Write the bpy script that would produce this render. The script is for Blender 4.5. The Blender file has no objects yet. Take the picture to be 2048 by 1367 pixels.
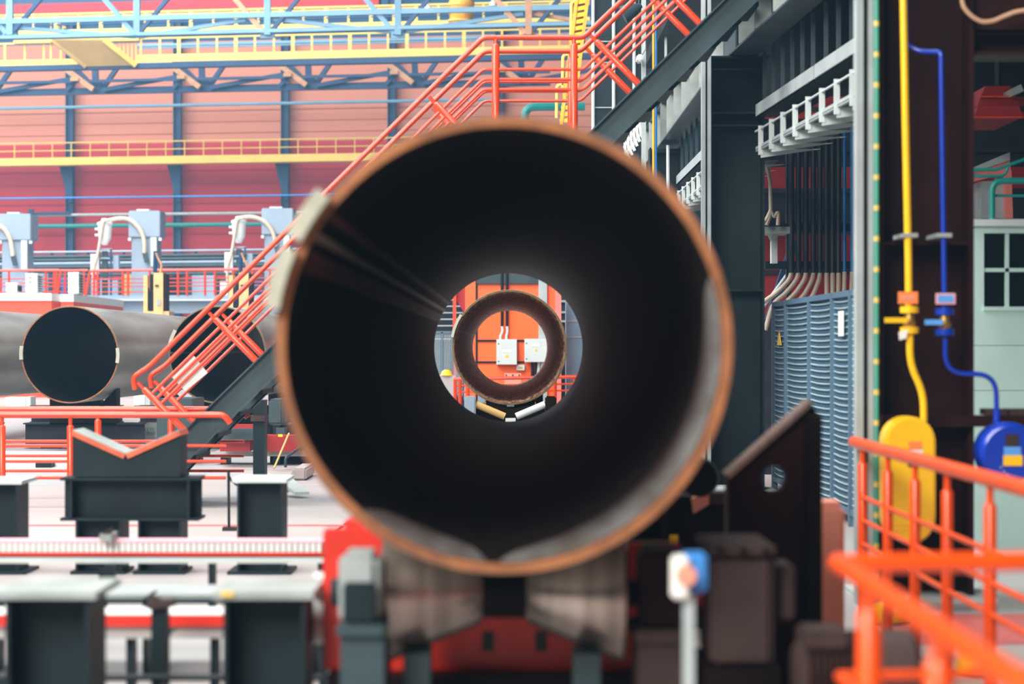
import bpy, bmesh, math, random
from mathutils import Vector, Matrix
random.seed(7)
SC = bpy.context.scene
COL = SC.collection

# ------------------------------------------------------------------ camera
F, CX, CY, H = 4022.0, 1021.0, 697.0, 1.5      # focal length in px, vanishing point, eye height
cam_data = bpy.data.cameras.new('camera')
cam = bpy.data.objects.new('camera', cam_data); COL.objects.link(cam)
cam.location = (0, 0, H); cam.rotation_euler = (math.pi/2, 0, 0)
cam_data.sensor_width = 36; cam_data.lens = F/2048*36
cam_data.shift_x = (1024-CX)/2048; cam_data.shift_y = (CY-683.5)/2048
cam_data.clip_end = 400; cam_data.clip_start = 0.05
cam_data.dof.use_dof = True; cam_data.dof.focus_distance = 27; cam_data.dof.aperture_fstop = 1.75
SC.camera = cam

# ------------------------------------------------------------------ light and exposure
world = bpy.data.worlds.new('hall_daylight'); SC.world = world; world.use_nodes = True
bg = world.node_tree.nodes['Background']
bg.inputs[0].default_value = (0.62, 0.80, 1.0, 1); bg.inputs[1].default_value = 0.30
HAZE = 0.0015                                   # thin bluish haze filling the whole hall
if HAZE:
    vs = world.node_tree.nodes.new('ShaderNodeVolumeScatter')
    vs.inputs['Color'].default_value = (.30, .66, 1, 1); vs.inputs['Density'].default_value = HAZE; vs.inputs['Anisotropy'].default_value = .2
    world.node_tree.links.new(vs.outputs[0], world.node_tree.nodes['World Output'].inputs['Volume'])
def area(name, loc, size, energy, color, target=None):
    d = bpy.data.lights.new(name, 'AREA'); d.shape = 'RECTANGLE'; d.size, d.size_y = size
    d.energy = energy; d.color = color
    o = bpy.data.objects.new(name, d); COL.objects.link(o); o.location = loc
    if target: o.rotation_euler = (Vector(target)-Vector(loc)).to_track_quat('-Z', 'Y').to_euler()
    return o
area('skylight_near', (-8, 13, 15), (9, 24), 8600, (1, .97, .93), (-4, 14, 0))
area('skylight_front', (-8, -6, 11), (10, 8), 6000, (1, .96, .9), (1, 10, 1))
area('skylight_middle', (-9, 30, 17), (16, 12), 7600, (.97, .98, 1), (-3, 42, 1))
area('booth_fill', (-20, 50, 21), (22, 14), 9500, (.97, .98, 1), (-16, 72, 2))  # added fill lamp brightening the booth and tower fronts, no skylight seen there
area('skylight_far', (-34, 78, 32), (56, 36), 54000, (.93, .97, 1), (-24, 96, 0))
SC.view_settings.view_transform = 'Standard'; SC.view_settings.look = 'None'
SC.view_settings.exposure = 0.0; SC.view_settings.gamma = 1.0; SC.view_settings.use_curve_mapping = False
SC.cycles.use_denoising = True
SC.cycles.max_bounces = 6; SC.cycles.volume_bounces = 0; SC.cycles.sample_clamp_indirect = 4

# ------------------------------------------------------------------ helpers
def P(px, py, D): return Vector(((px-CX)/F*D, D, H-(py-CY)/F*D))
def XZ(px, py, D): p = P(px, py, D); return p.x, p.z
def lin(c): return tuple(((v/255)/12.92 if v/255 <= .04045 else ((v/255+.055)/1.055)**2.4) for v in c)
TW = 0.15                                      # the far wall is turned a little towards the camera
def WY(px, off): return (110-off)/(1+TW*(px-CX)/F)
def WZ(py, off, px=0): return H-(py-CY)/F*WY(px, off)
def W(px, z, off): Y = WY(px, off); return Vector(((px-CX)/F*Y, Y, z))

MATS = {}
def mat(name, rgb, rough=.5, metal=0.0, var=.12, scale=4.0, bump=0.0, stretch=None, rgb2=None, lo=.35, hi=.65, spec=.5, coat=0):
    m = bpy.data.materials.new(name); m.use_nodes = True; nt = m.node_tree
    b = nt.nodes['Principled BSDF']; c = lin(rgb)
    b.inputs['Roughness'].default_value = rough; b.inputs['Metallic'].default_value = metal; b.inputs['Specular IOR Level'].default_value = spec
    if coat: b.inputs['Coat Weight'].default_value = coat; b.inputs['Coat Roughness'].default_value = .15
    tc = nt.nodes.new('ShaderNodeTexCoord'); mp = nt.nodes.new('ShaderNodeMapping')
    nt.links.new(tc.outputs['Object'], mp.inputs[0])
    mp.inputs['Scale'].default_value = stretch or (1, 1, 1)
    n = nt.nodes.new('ShaderNodeTexNoise'); n.inputs['Scale'].default_value = scale; n.inputs['Detail'].default_value = 5
    nt.links.new(mp.outputs[0], n.inputs[0])
    r = nt.nodes.new('ShaderNodeValToRGB'); nt.links.new(n.outputs[0], r.inputs[0])
    r.color_ramp.elements[0].position = lo; r.color_ramp.elements[1].position = hi
    c2 = lin(rgb2) if rgb2 else tuple(min(1, v*(1+var)) for v in c)
    c1 = c if rgb2 else tuple(v*(1-var) for v in c)
    r.color_ramp.elements[0].color = (*c1, 1); r.color_ramp.elements[1].color = (*c2, 1)
    nt.links.new(r.outputs[0], b.inputs['Base Color'])
    if bump:
        bp = nt.nodes.new('ShaderNodeBump'); bp.inputs['Strength'].default_value = bump; bp.inputs['Distance'].default_value = .02
        nt.links.new(n.outputs[0], bp.inputs['Height']); nt.links.new(bp.outputs[0], b.inputs['Normal'])
    MATS[name] = m
    return m

mat('rail_red', (214, 64, 26), .27, coat=.35, var=.06)
mat('booth_red', (244, 84, 52), .5, var=.04)
mat('rail_orange', (240, 80, 8), .3, coat=.3, var=.06)
mat('steel_dark', (22, 37, 42), .5, var=.2, scale=3, spec=.2)
mat('steel_grey', (50, 68, 74), .45, var=.15, scale=3, spec=.35)
mat('steel_edge', (150, 160, 158), .5, var=.2)
mat('steel_brown', (42, 16, 15), .55, var=.25, scale=2, spec=.12)
mat('steel_black', (18, 8, 8), .55, var=.25, scale=4, spec=.12)
mat('channel_light', (165, 178, 180), .45, var=.1)
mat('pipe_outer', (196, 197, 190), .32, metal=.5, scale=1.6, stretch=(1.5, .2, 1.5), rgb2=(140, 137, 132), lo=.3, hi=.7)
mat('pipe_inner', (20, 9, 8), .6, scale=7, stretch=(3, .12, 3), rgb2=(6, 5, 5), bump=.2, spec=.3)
mat('pipe_inner_streaked', (190, 150, 130), .5, scale=9, stretch=(3, .1, 3), rgb2=(56, 38, 34), bump=.2)
mat('rust_rim', (158, 100, 58), .7, scale=9, rgb2=(120, 74, 44))
mat('olive_rim', (120, 96, 58), .7, scale=9, rgb2=(92, 72, 44))
mat('glow_metal', (196, 200, 200), .36, metal=.55, scale=3, stretch=(3, .3, 3), rgb2=(150, 146, 140))  # pale metal carrying the painted light inside the pipe end
mat('heat_mark', (104, 50, 42), .5, scale=5, stretch=(3, .2, 3), rgb2=(50, 24, 22))
mat('bearing_grey', (150, 160, 160), .5, var=.1)
mat('weld', (150, 130, 122), .45, metal=.3, scale=14)
mat('tab', (170, 172, 156), .6, scale=10)
mat('wall_peach', (194, 126, 104), .8, var=.05, scale=.35, stretch=(.15, 1, 3))
mat('wall_red', (176, 40, 46), .75, var=.06, scale=.35, stretch=(.15, 1, 3))
mat('wall_blue', (16, 74, 112), .7, var=.15, scale=.4)
mat('wall_dark', (28, 32, 46), .7, var=.2)
mat('wall_crimson', (150, 22, 26), .6, var=.1)
mat('blue_steel', (4, 56, 96), .55, var=.12, scale=.8)
mat('sky_steel', (104, 146, 172), .55, var=.1, scale=.6)
mat('tan_steel', (190, 140, 104), .6, var=.12)
mat('yellow_pale', (226, 198, 100), .55, var=.06, scale=1)
mat('yellow_ramp', (190, 158, 96), .6, var=.08, scale=1)
mat('yellow', (250, 200, 24), .3, var=.04, coat=.5)
mat('amber', (240, 170, 40), .5, var=.1)
mat('cream', (226, 186, 126), .55, var=.06)
mat('blue_gloss', (12, 56, 176), .28, var=.06, coat=.5)
mat('blue_light', (62, 140, 214), .45, var=.08)
mat('green_pipe', (0, 128, 122), .45, var=.1)
mat('mint', (188, 222, 216), .6, var=.04)
mat('floor_concrete', (162, 165, 166), .42, scale=.45, rgb2=(172, 158, 157), bump=.02)
mat('floor_paint_red', (196, 96, 92), .5, var=.1)
mat('white_paint', (226, 232, 230), .5, var=.04)
mat('light_grey', (196, 208, 208), .5, var=.05)
mat('machine_grey', (140, 160, 178), .5, var=.08, scale=.8)
mat('hose', (196, 184, 166), .6, var=.1)
mat('hose_dark', (70, 66, 66), .6, var=.2)
mat('orange_paint', (250, 104, 42), .5, var=.04, scale=2)
mat('red_paint', (214, 44, 26), .42, var=.12, scale=5)
mat('terracotta', (226, 150, 126), .6, var=.06)
mat('roller_steel', (176, 162, 152), .26, metal=.75, scale=4, stretch=(6, .4, .4), rgb2=(146, 132, 124))
mat('gear_brown', (64, 50, 48), .6, var=.2, spec=.2)
mat('glass_dark', (18, 24, 30), .12, var=.1)
mat('sign_orange', (250, 140, 70), .5, var=.05)
mat('sign_blue', (90, 160, 235), .5, var=.05)
mat('sign_pink', (226, 170, 186), .5, var=.05)
mat('label_white', (238, 240, 236), .5, var=.02)
mat('mesh_wire', (150, 178, 188), .45, var=.05)
mat('fence_blue', (78, 108, 132), .5, var=.06)
mat('conduit_dark', (20, 28, 40), .4, var=.15)
mat('conduit_blue', (40, 120, 190), .3, metal=.3, var=.1)
mat('strip_green', (70, 160, 140), .5, var=.06)
mat('rubber', (208, 94, 62), .6, var=.2, scale=12)
mat('black', (14, 14, 16), .5, var=.1)
mat('brass', (176, 140, 70), .35, metal=.6, var=.1)
mat('ice_sheet', (150, 190, 220), .4, var=.1)
mat('pink_panel', (230, 128, 118), .6, var=.05)
mat('salmon_cable', (200, 160, 130), .6, var=.1)

def glow_fade():                               # light painted into the colour, fading away from the pipe end
    m = MATS['glow_metal']; nt = m.node_tree; b = nt.nodes['Principled BSDF']
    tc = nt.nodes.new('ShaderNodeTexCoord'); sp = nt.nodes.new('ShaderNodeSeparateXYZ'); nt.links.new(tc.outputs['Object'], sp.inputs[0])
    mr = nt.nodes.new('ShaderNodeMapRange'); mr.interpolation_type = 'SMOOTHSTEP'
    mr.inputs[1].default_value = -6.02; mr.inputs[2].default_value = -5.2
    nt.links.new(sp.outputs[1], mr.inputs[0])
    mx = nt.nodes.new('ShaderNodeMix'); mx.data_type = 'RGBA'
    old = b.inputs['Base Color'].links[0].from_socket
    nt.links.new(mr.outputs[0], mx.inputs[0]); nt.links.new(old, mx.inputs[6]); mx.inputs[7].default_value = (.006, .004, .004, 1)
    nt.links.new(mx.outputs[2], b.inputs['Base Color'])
glow_fade()

class MB:
    def __init__(s): s.v = []; s.f = []
    def _add(s, vs, fs):
        o = len(s.v); s.v += [Vector(v) for v in vs]; s.f += [tuple(i+o for i in f) for f in fs]; return s
    def box(s, a, b):
        x0, x1 = sorted((a[0], b[0])); y0, y1 = sorted((a[1], b[1])); z0, z1 = sorted((a[2], b[2]))
        return s._add([(x0,y0,z0),(x1,y0,z0),(x1,y1,z0),(x0,y1,z0),(x0,y0,z1),(x1,y0,z1),(x1,y1,z1),(x0,y1,z1)],
                      [(0,3,2,1),(4,5,6,7),(0,1,5,4),(1,2,6,5),(2,3,7,6),(3,0,4,7)])
    def pbox(s, x0, y0, x1, y1, D, dep):         # front face measured at distance D
        a = P(x0, y0, D); b = P(x1, y1, D); return s.box(a, (b.x, D+dep, b.z))
    def bar(s, p, q, w, h, up=(0,0,1)):          # w sideways, h along up
        p, q = Vector(p), Vector(q); d = (q-p).normalized(); up = Vector(up)
        if abs(d.dot(up)) > .98: up = Vector((0,1,0))
        r = d.cross(up).normalized()*w/2; u = r.cross(d).normalized()*h/2
        vs = [p-r-u, p+r-u, p+r+u, p-r+u, q-r-u, q+r-u, q+r+u, q-r+u]
        return s._add(vs, [(0,1,2,3),(7,6,5,4),(0,4,5,1),(1,5,6,2),(2,6,7,3),(3,7,4,0)])
    def tube(s, pts, r, seg=10, caps=True):
        pts = [Vector(p) for p in pts]; n = len(pts); rs = r if isinstance(r, (list, tuple)) else [r]*n
        rings = []; ref = None
        for i, p in enumerate(pts):
            d = ((pts[i+1]-p).normalized() if i < n-1 else Vector()) + ((p-pts[i-1]).normalized() if i else Vector())
            d.normalize()
            if ref is None:
                ref = Vector((0,0,1)) if abs(d.z) < .9 else Vector((0,1,0))
            u = (ref-d*ref.dot(d)).normalized(); w = d.cross(u); ref = u
            rings.append([p+(u*math.cos(2*math.pi*k/seg)+w*math.sin(2*math.pi*k/seg))*rs[i] for k in range(seg)])
        vs = [v for g in rings for v in g]; fs = []
        for i in range(n-1):
            for k in range(seg):
                a, b = i*seg+k, i*seg+(k+1) % seg; fs.append((a, b, b+seg, a+seg))
        if caps: fs += [tuple(range(seg))[::-1], tuple((n-1)*seg+k for k in range(seg))]
        return s._add(vs, fs)
    def prism(s, poly, vec):                     # planar polygon pushed along vec
        n = len(poly); poly = [Vector(p) for p in poly]; vec = Vector(vec)
        return s._add(poly+[p+vec for p in poly], [tuple(range(n)), tuple(range(2*n-1, n-1, -1))] +
                      [(i, i+n, (i+1) % n+n, (i+1) % n) for i in range(n)])
    def ppoly(s, pts, D, dep): return s.prism([P(x, y, D) for x, y in pts], (0, dep, 0))
    def ibeam(s, p, q, h, w, tf=.02, tw=.015, up=(0,0,1)):
        p, q = Vector(p), Vector(q); d = (q-p).normalized(); up = Vector(up); u = (up-d*up.dot(d)).normalized()
        s.bar(p+u*(h/2-tf/2), q+u*(h/2-tf/2), w, tf, u); s.bar(p-u*(h/2-tf/2), q-u*(h/2-tf/2), w, tf, u)
        return s.bar(p, q, tw, h-2*tf, u)
    def lathe(s, c, axis, prof, seg=48, closed=False):   # prof: list of (t along axis, radius)
        c = Vector(c); ax = Vector(axis).normalized(); ref = Vector((0,0,1)) if abs(ax.z) < .9 else Vector((1,0,0))
        u = (ref-ax*ref.dot(ax)).normalized(); w = ax.cross(u); vs = []; fs = []; n = len(prof)
        for t, r in prof:
            for k in range(seg):
                a = 2*math.pi*k/seg; vs.append(c+ax*t+(u*math.cos(a)+w*math.sin(a))*r)
        for i in range(n if closed else n-1):
            j = (i+1) % n
            for k in range(seg):
                k2 = (k+1) % seg; fs.append((i*seg+k, i*seg+k2, j*seg+k2, j*seg+k))
        if not closed: fs += [tuple(range(seg))[::-1], tuple((n-1)*seg+k for k in range(seg))]
        return s._add(vs, fs)
    def build(s, name, m, parent=None, smooth=False, bevel=0, kind=None):
        me = bpy.data.meshes.new(name)
        if parent is not None:
            q = parent; o = Vector()
            while q is not None: o += q.location; q = q.parent
        else:
            xs = [v.x for v in s.v]; ys = [v.y for v in s.v]; zs = [v.z for v in s.v]
            o = Vector(((min(xs)+max(xs))/2, (min(ys)+max(ys))/2, min(zs)))
        me.from_pydata([tuple(v-o) for v in s.v], [], s.f)
        bm = bmesh.new(); bm.from_mesh(me); bmesh.ops.recalc_face_normals(bm, faces=bm.faces)
        if bevel: bmesh.ops.bevel(bm, geom=list(bm.edges), offset=bevel, segments=2, affect='EDGES', clamp_overlap=True)
        bm.to_mesh(me); bm.free()
        if smooth:
            for p in me.polygons: p.use_smooth = True
            try: me.set_sharp_from_angle(angle=math.radians(40))
            except Exception: pass
        me.materials.append(MATS[m])
        ob = bpy.data.objects.new(name, me); COL.objects.link(ob)
        if parent is not None: ob.parent = parent
        else: ob.location = o
        if kind: ob['kind'] = kind
        return ob

def thing(name, label, cat, loc, group=None):
    o = bpy.data.objects.new(name, None); COL.objects.link(o); o.location = Vector(loc); o.empty_display_size = .1
    o['label'] = label; o['category'] = cat
    if group: o['group'] = group
    return o
def tag(o, label, cat, group=None):
    o['label'] = label; o['category'] = cat
    if group: o['group'] = group
    return o
def struct(o): o['kind'] = 'structure'; return o
def copy_part(src, delta, parent=None):          # one more alike piece sharing the mesh
    c = src.copy(); COL.objects.link(c); c.location = src.location+Vector(delta); c.parent = parent if parent else src.parent
    return c
# one-line parts
def b_(t, n, m, a, b, bevel=0): return MB().box(a, b).build(n, m, t, bevel=bevel)
def pb_(t, n, m, x0, y0, x1, y1, D, dep, bevel=0): return MB().pbox(x0, y0, x1, y1, D, dep).build(n, m, t, bevel=bevel)
def t_(t, n, m, pts, r, seg=10): return MB().tube(pts, r, seg).build(n, m, t, smooth=True)
def l_(t, n, m, p, q, w, h, up=(0,0,1)): return MB().bar(p, q, w, h, up).build(n, m, t)
def fillet(pts, r, n=6):                          # rounds the corners of a path
    pts = [Vector(p) for p in pts]; out = [pts[0]]
    for i in range(1, len(pts)-1):
        a, b, c = pts[i-1], pts[i], pts[i+1]; d1 = (a-b); d2 = (c-b)
        k = min(r, d1.length*.49, d2.length*.49); s = b+d1.normalized()*k; e = b+d2.normalized()*k
        for j in range(n+1):
            u = j/n; out.append(s*(1-u)**2+b*2*u*(1-u)+e*u*u)
    return out+[pts[-1]]
def post(t, bottom, top, r, m, spig=.06):         # round post with a thinner spigot under the rail
    bottom, top = Vector(bottom), Vector(top); d = (top-bottom).normalized()
    k = top-d*spig
    return MB().tube([bottom, k-d*.012, k, k+d*.0001, top], [r, r, r*.72, r*.55, r*.55], 12).build('post', m, t, smooth=True)

# ================================================================== the setting
struct(b_(None, 'floor', 'floor_concrete', (-75, -4, -.3), (24, 122, 0)))
FL = bpy.data.objects['floor']
# painted lines and joints lying on the floor
for (x0, x1, y0, y1) in [(-9, -1.0, 17.0, 17.13), (2.0, 4.2, 10.2, 11.35), (-12, -6.2, 20.6, 20.75)]:
    MB().box((x0, y0, 0), (x1, y1, .004)).build('painted_strip', 'floor_paint_red', FL)
for y in (14.6, 17.9, 22.0):
    MB().box((-20, y, 0), (-.9, y+.035, .002)).build('floor_joint', 'steel_edge', FL)
MB().bar((-1.55, 14.1, .001), (-1.2, 22, .001), .035, .003).build('floor_joint', 'steel_brown', FL)

zs = WZ(291, 0)
def wallpiece(name, z0, z1, m, parent=None, px0=-420, px1=1330):
    a, b = W(px0, z0, 0), W(px1, z0, 0)
    return MB().prism([a, b, Vector((b.x, b.y, z1)), Vector((a.x, a.y, z1))], (.04, .3, 0)).build(name, m, parent)
wb = struct(wallpiece('wall_back', 0, zs, 'wall_red'))
wu = wallpiece('upper_cladding', zs, WZ(92, 0), 'wall_peach', wb)
wallpiece('clerestory_band', WZ(92, 0), 27, 'wall_blue', wb)
# cladding joints as thin raised ledges
for py in (228, 250, 272, 345, 372, 410, 470):
    z = WZ(py, 0); l_(wb, 'cladding_joint', 'wall_peach' if py < 290 else 'wall_red', W(-400, z, .03), W(1300, z, .03), .06, .05)

def wline(px0, px1, py, off, ref=0): z = WZ(py, off, ref); return W(px0, z, off), W(px1, z, off)
WC = [-75, 140, 355, 570, 783, 998]
names = ['beside the grey tower at the end of the machine line', 'behind the first glass filter vessel', 'behind the hose of the middle grey tower',
         'behind the third grey tower', 'behind the orange stair handrail', 'behind the stair landing']
for px, nm in zip(WC, names):
    z0 = WZ(331, 1)
    c = thing('wall_column', 'blue steel wall column '+nm, 'column', W(px, 0, .45), 'columns along the far wall')
    a = W(px, 0, .45)
    MB().ibeam(a, a+Vector((0, 0, 26)), .42, .5, .05, .05, up=(1, 0, 0)).build('shaft', 'blue_steel', c)
    q = W(px, z0, .45)
    MB().prism([q+Vector((-.55, -.3, 0)), q+Vector((.2, -.3, 0)), q+Vector((.2, -.3, -2.1)), q+Vector((-.02, -.3, -2.1))], (0, .25, 0)).build('bracket', 'blue_steel', c)
    b_(c, 'base_plate', 'blue_steel', a+Vector((-.4, -.4, 0)), a+Vector((.4, .3, .05)))

# yellow walkway along the far wall
wk = thing('wall_walkway', 'pale yellow walkway beam with thin railing along the red far wall', 'walkway', W(300, WZ(333, 1.4), 1.4))
p, q = wline(-150, 1000, 325.5, 1.4); l_(wk, 'girder', 'yellow_pale', p, q, .9, .42)
p, q = wline(-150, 1000, 287.5, 1.8); t_(wk, 'handrail', 'yellow_pale', [p, q], .035, 6)
p, q = wline(-150, 1000, 303, 1.8); t_(wk, 'rail_bar', 'yellow_pale', [p, q], .03, 6)
for i in range(30):
    px = -122+i*37.8
    if px > 1000: break
    t_(wk, 'post', 'yellow_pale', [W(px, WZ(319, 1.8), 1.8), W(px, WZ(287, 1.8), 1.8)], .035, 6)
# service pipes clamped to the wall columns
for nm, lab, m, py, off, r, x0 in [('service_pipe', 'pale blue pipe running high across the far wall columns', 'sky_steel', 217, 1.0, .09, -150),
        ('service_conduit', 'thin bright blue conduit across the red far wall', 'conduit_blue', 397, 1.0, .055, -150),
        ('service_pipe', 'pale grey pipe above the green pipe on the far wall', 'channel_light', 431, 1.0, .08, 60),
        ('service_pipe', 'green pipe low across the red far wall', 'green_pipe', 453, 1.0, .13, 60)]:
    p, q = wline(x0, 1000, py, off); tag(t_(None, nm, m, [p, q], r, 8), lab, 'pipe')
sp = thing('pipe_support', 'dark steel pipe stand beside the end grey tower', 'stand', P(62, 0, 109)-Vector((0, 0, P(62, 0, 109).z)))
p = W(62, 0, 1.2); l_(sp, 'upright', 'blue_steel', p, Vector((p.x, p.y, WZ(418, 1.2))), .25, .25)
a, b = wline(62, 140, 427, 1.2); l_(sp, 'arm', 'blue_steel', a, b, .15, .12)

# ================================================================== overhead steel
def truss_low():
    off = 11
    t = thing('roof_truss', 'dark blue lattice truss below the yellow crane walkway', 'truss', W(300, WZ(187, off), off))
    for nm, py, h in (('bottom_chord', 186, .32), ('top_chord', 136, .34)):
        p, q = wline(-150, 1100, py, off); l_(t, nm, 'blue_steel', p, q, .3, h)
    p, q = wline(-150, 1100, 166, off+.5); l_(t, 'middle_chord', 'blue_steel', p, q, .12, .14)
    zb, zt, zm = WZ(185, off), WZ(137, off), WZ(165, off)
    for k in range(-1, 5):
        n = 195+213*k
        l_(t, 'diagonal', 'tan_steel', W(n-8, zb, off+.5), W(n-72, zt, off+.5), .22, .26)
        l_(t, 'diagonal', 'blue_steel', W(n, zb, off), W(n-48, zt, off), .2, .22)
        l_(t, 'upright', 'blue_steel', W(n-3, zb, off), W(n-5, zt, off), .3, .3)
        l_(t, 'diagonal', 'blue_steel', W(n+8, zb, off), W(n+42, zt, off), .22, .22)
        l_(t, 'sway_bar', 'blue_steel', W(n+12, zb, off+.3), W(n+172, zm+.12, off+.3), .14, .2)
        l_(t, 'sway_bar', 'blue_steel', W(n-42, zm, off+.3), W(n-62, zb, off+.3), .14, .18)
        l_(t, 'gusset', 'blue_steel', W(n-6, zb, off+.1)+Vector((0, 0, .25)), W(n+10, zb, off+.1)+Vector((0, 0, .25)), .1, .5)
        l_(t, 'gusset', 'tan_steel', W(n-54, zm, off+.7), W(n-38, zm, off+.7), .08, .18)
truss_low()

def crane_bridge():
    off = 17
    t = thing('crane_bridge', 'yellow overhead crane walkway with railing and blue rail beam', 'crane', W(300, WZ(134, off), off))
    p, q = wline(275, 1190, 116, off, 340); l_(t, 'kick_plate', 'yellow_pale', p, q, .1, .36)
    p, q = wline(-150, 170, 126, off, 50); l_(t, 'kick_plate', 'yellow_pale', p, q, .1, .3)
    p, q = wline(105, 345, 130, off+.05, 250); l_(t, 'kick_plate', 'yellow_pale', p, q, .1, .3)
    p, q = wline(-150, 1190, 133, off, 250); l_(t, 'rail_beam', 'blue_steel', p, q, .5, .24)
    p, q = wline(275, 1190, 76, off, 340); t_(t, 'handrail', 'yellow_pale', [p, q], .045, 6)
    p, q = wline(275, 1190, 95, off, 340); t_(t, 'rail_bar', 'sky_steel', [p, q], .04, 6)
    p, q = wline(275, 1190, 90, off-2, 340); t_(t, 'rail_bar', 'sky_steel', [p, q], .09, 6)
    p, q = wline(-150, 105, 87, off, 50); t_(t, 'handrail', 'yellow_pale', [p, q], .045, 6)
    p, q = wline(30, 280, 82, off+.1, 150); l_(t, 'upper_ledge', 'yellow_pale', p, q, .4, .14)
    for px in list(range(282, 1190, 38)):
        l_(t, 'post', 'yellow_pale', W(px, WZ(112, off, 340), off), W(px, WZ(76, off, 340), off), .1 if (px//38) % 3 else .17, .08)
    for px in (10, 50, 88, 102, 122):
        l_(t, 'post', 'yellow_pale', W(px, WZ(126, off, 50), off), W(px, WZ(87, off, 50), off), .1, .08)
    # stair flight seen from below
    poly = [(104, 86), (208, 86), (272, 131), (172, 133)]
    vs = [W(x, WZ(y, off+.3, x), off+.3+(133-y)*.02) for x, y in poly]
    MB().prism(vs, (0, .12, .05)).build('stair_soffit', 'yellow_ramp', t)
    MB().bar(vs[0], vs[3], .12, .22).build('stair_stringer', 'yellow_ramp', t)
    MB().bar(vs[1], vs[2], .12, .25).build('stair_stringer', 'yellow_pale', t)
    for k in range(6):
        x = 232+k*8; l_(t, 'baluster', 'yellow_pale', W(x, WZ(96+k*6, off, x), off), W(x, WZ(84, off, x), off), .06, .06)
crane_bridge()

def upper_walkway():
    off = 22
    t = thing('crane_bridge', 'second yellow crane walkway behind the pale blue roof truss', 'crane', W(300, WZ(72, off), off))
    p, q = wline(38, 1180, 66, off, 100); l_(t, 'kick_plate', 'yellow_pale', p, q, .1, .26)
    p, q = wline(-100, 1180, 29, off, 100); t_(t, 'handrail', 'yellow_pale', [p, q], .05, 6)
    p, q = wline(-100, 1180, 34, off, 100); t_(t, 'rail_bar', 'yellow_pale', [p, q], .03, 6)
    p, q = wline(-100, 1180, 50, off, 100); t_(t, 'rail_bar', 'blue_steel', [p, q], .05, 6)
    for px in range(22, 1170, 45):
        l_(t, 'post', 'yellow_pale', W(px, WZ(63, off, 100), off), W(px, WZ(29, off, 100), off), .1 if px % 2 else .16, .08)
    a, b = W(98, WZ(33, off), off-.3), W(132, WZ(57, off), off-.3); l_(t, 'stair_rail', 'yellow_pale', a, b, .07, .07)
    for k in range(4):
        x = 102+k*8; l_(t, 'baluster', 'yellow_pale', W(x, WZ(63, off), off-.3), W(x, WZ(34+k*6, off), off-.3), .06, .06)
    p, q = wline(-100, 1180, 73, off+1, 100); l_(t, 'girder', 'blue_steel', p, q, .8, .12)
upper_walkway()

def truss_high():
    off = 29
    t = thing('roof_truss', 'pale blue roof truss with crossing braces above the yellow crane', 'truss', W(300, WZ(78, off), off))
    p, q = wline(-150, 1150, 43.5, off); l_(t, 'upper_brace', 'sky_steel', p, q, .2, .2)
    p, q = wline(-150, 1190, 75, off); l_(t, 'bottom_chord', 'sky_steel', p, q, .25, .14)
    z = lambda px, py: WZ(py, off, px)
    seg = [(-20, 50, 268, 72), (280, 72, 492, 38), (520, 34, 781, 62), (808, 62, 1047, 26), (1065, 26, 1190, 45), (1068, 22, 1180, 5)]
    for x0, y0, x1, y1 in seg:
        l_(t, 'cross_brace', 'sky_steel' if x0 < 1060 else 'tan_steel', W(x0, z(x0, y0), off-.2), W(x1, z(x1, y1), off-.2), .16, .15)
    for n in (20, 274, 535, 796, 1057):
        m = 'tan_steel' if n > 1000 else 'sky_steel'
        l_(t, 'upright', m, W(n, z(n, 70), off), W(n, z(n, -60), off), .26, .26)
        l_(t, 'diagonal', m if n != 535 else 'tan_steel', W(n-6, z(n, 66), off-.1), W(n-66, z(n, -6), off-.1), .2, .2)
        l_(t, 'diagonal', 'blue_steel', W(n+8, z(n, 62), off), W(n+66, z(n, -6), off), .16, .16)
        l_(t, 'gusset', m, W(n-14, z(n, 68), off-.15), W(n+14, z(n, 68), off-.15), .1, .3)
truss_high()
p, q = wline(-150, 760, 14, 14, 300); tag(l_(None, 'crane_girder', 'wall_red', p, q, .6, .5), 'red crane girder high above the yellow walkways', 'girder')
p, q = wline(-150, 1180, -2, 12, 300); tag(l_(None, 'roof_girder', 'blue_steel', p, q, .6, .34), 'dark blue roof girder above the red crane girder', 'girder')
hb = thing('hoist', 'yellow ribbed hoist drum hanging above the crane bridge', 'hoist', P(922, 52, 84))
MB().lathe(P(922, 54, 84), (.03, 0, 1), [(0, .42), (.05, .46), (.9, .52), (.95, .56), (1.1, .5), (2.4, .48)], 20).build('drum', 'amber', hb, smooth=True)
for k in range(3): MB().lathe(P(922, 44-k*16, 84), (.03, 0, 1), [(0, .55), (.06, .55)], 20).build('rib', 'yellow_pale', hb)
for px, y0, y1, nm in ((856, -30, 22, 'beside the yellow hoist drum'), (986, -30, 12, 'between the hoist drum and the yellow ladder')):
    d = thing('floodlight', 'white pendant floodlight '+nm, 'lamp', P(px, y1, 84))
    t_(d, 'rod', 'light_grey', [P(px, y0, 84), P(px, y1-8, 84)], .06, 8)
    MB().lathe(P(px, y1, 84), (0, 0, 1), [(0, .16), (.16, .15), (.2, .06)], 14).build('housing', 'white_paint', d)

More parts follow.
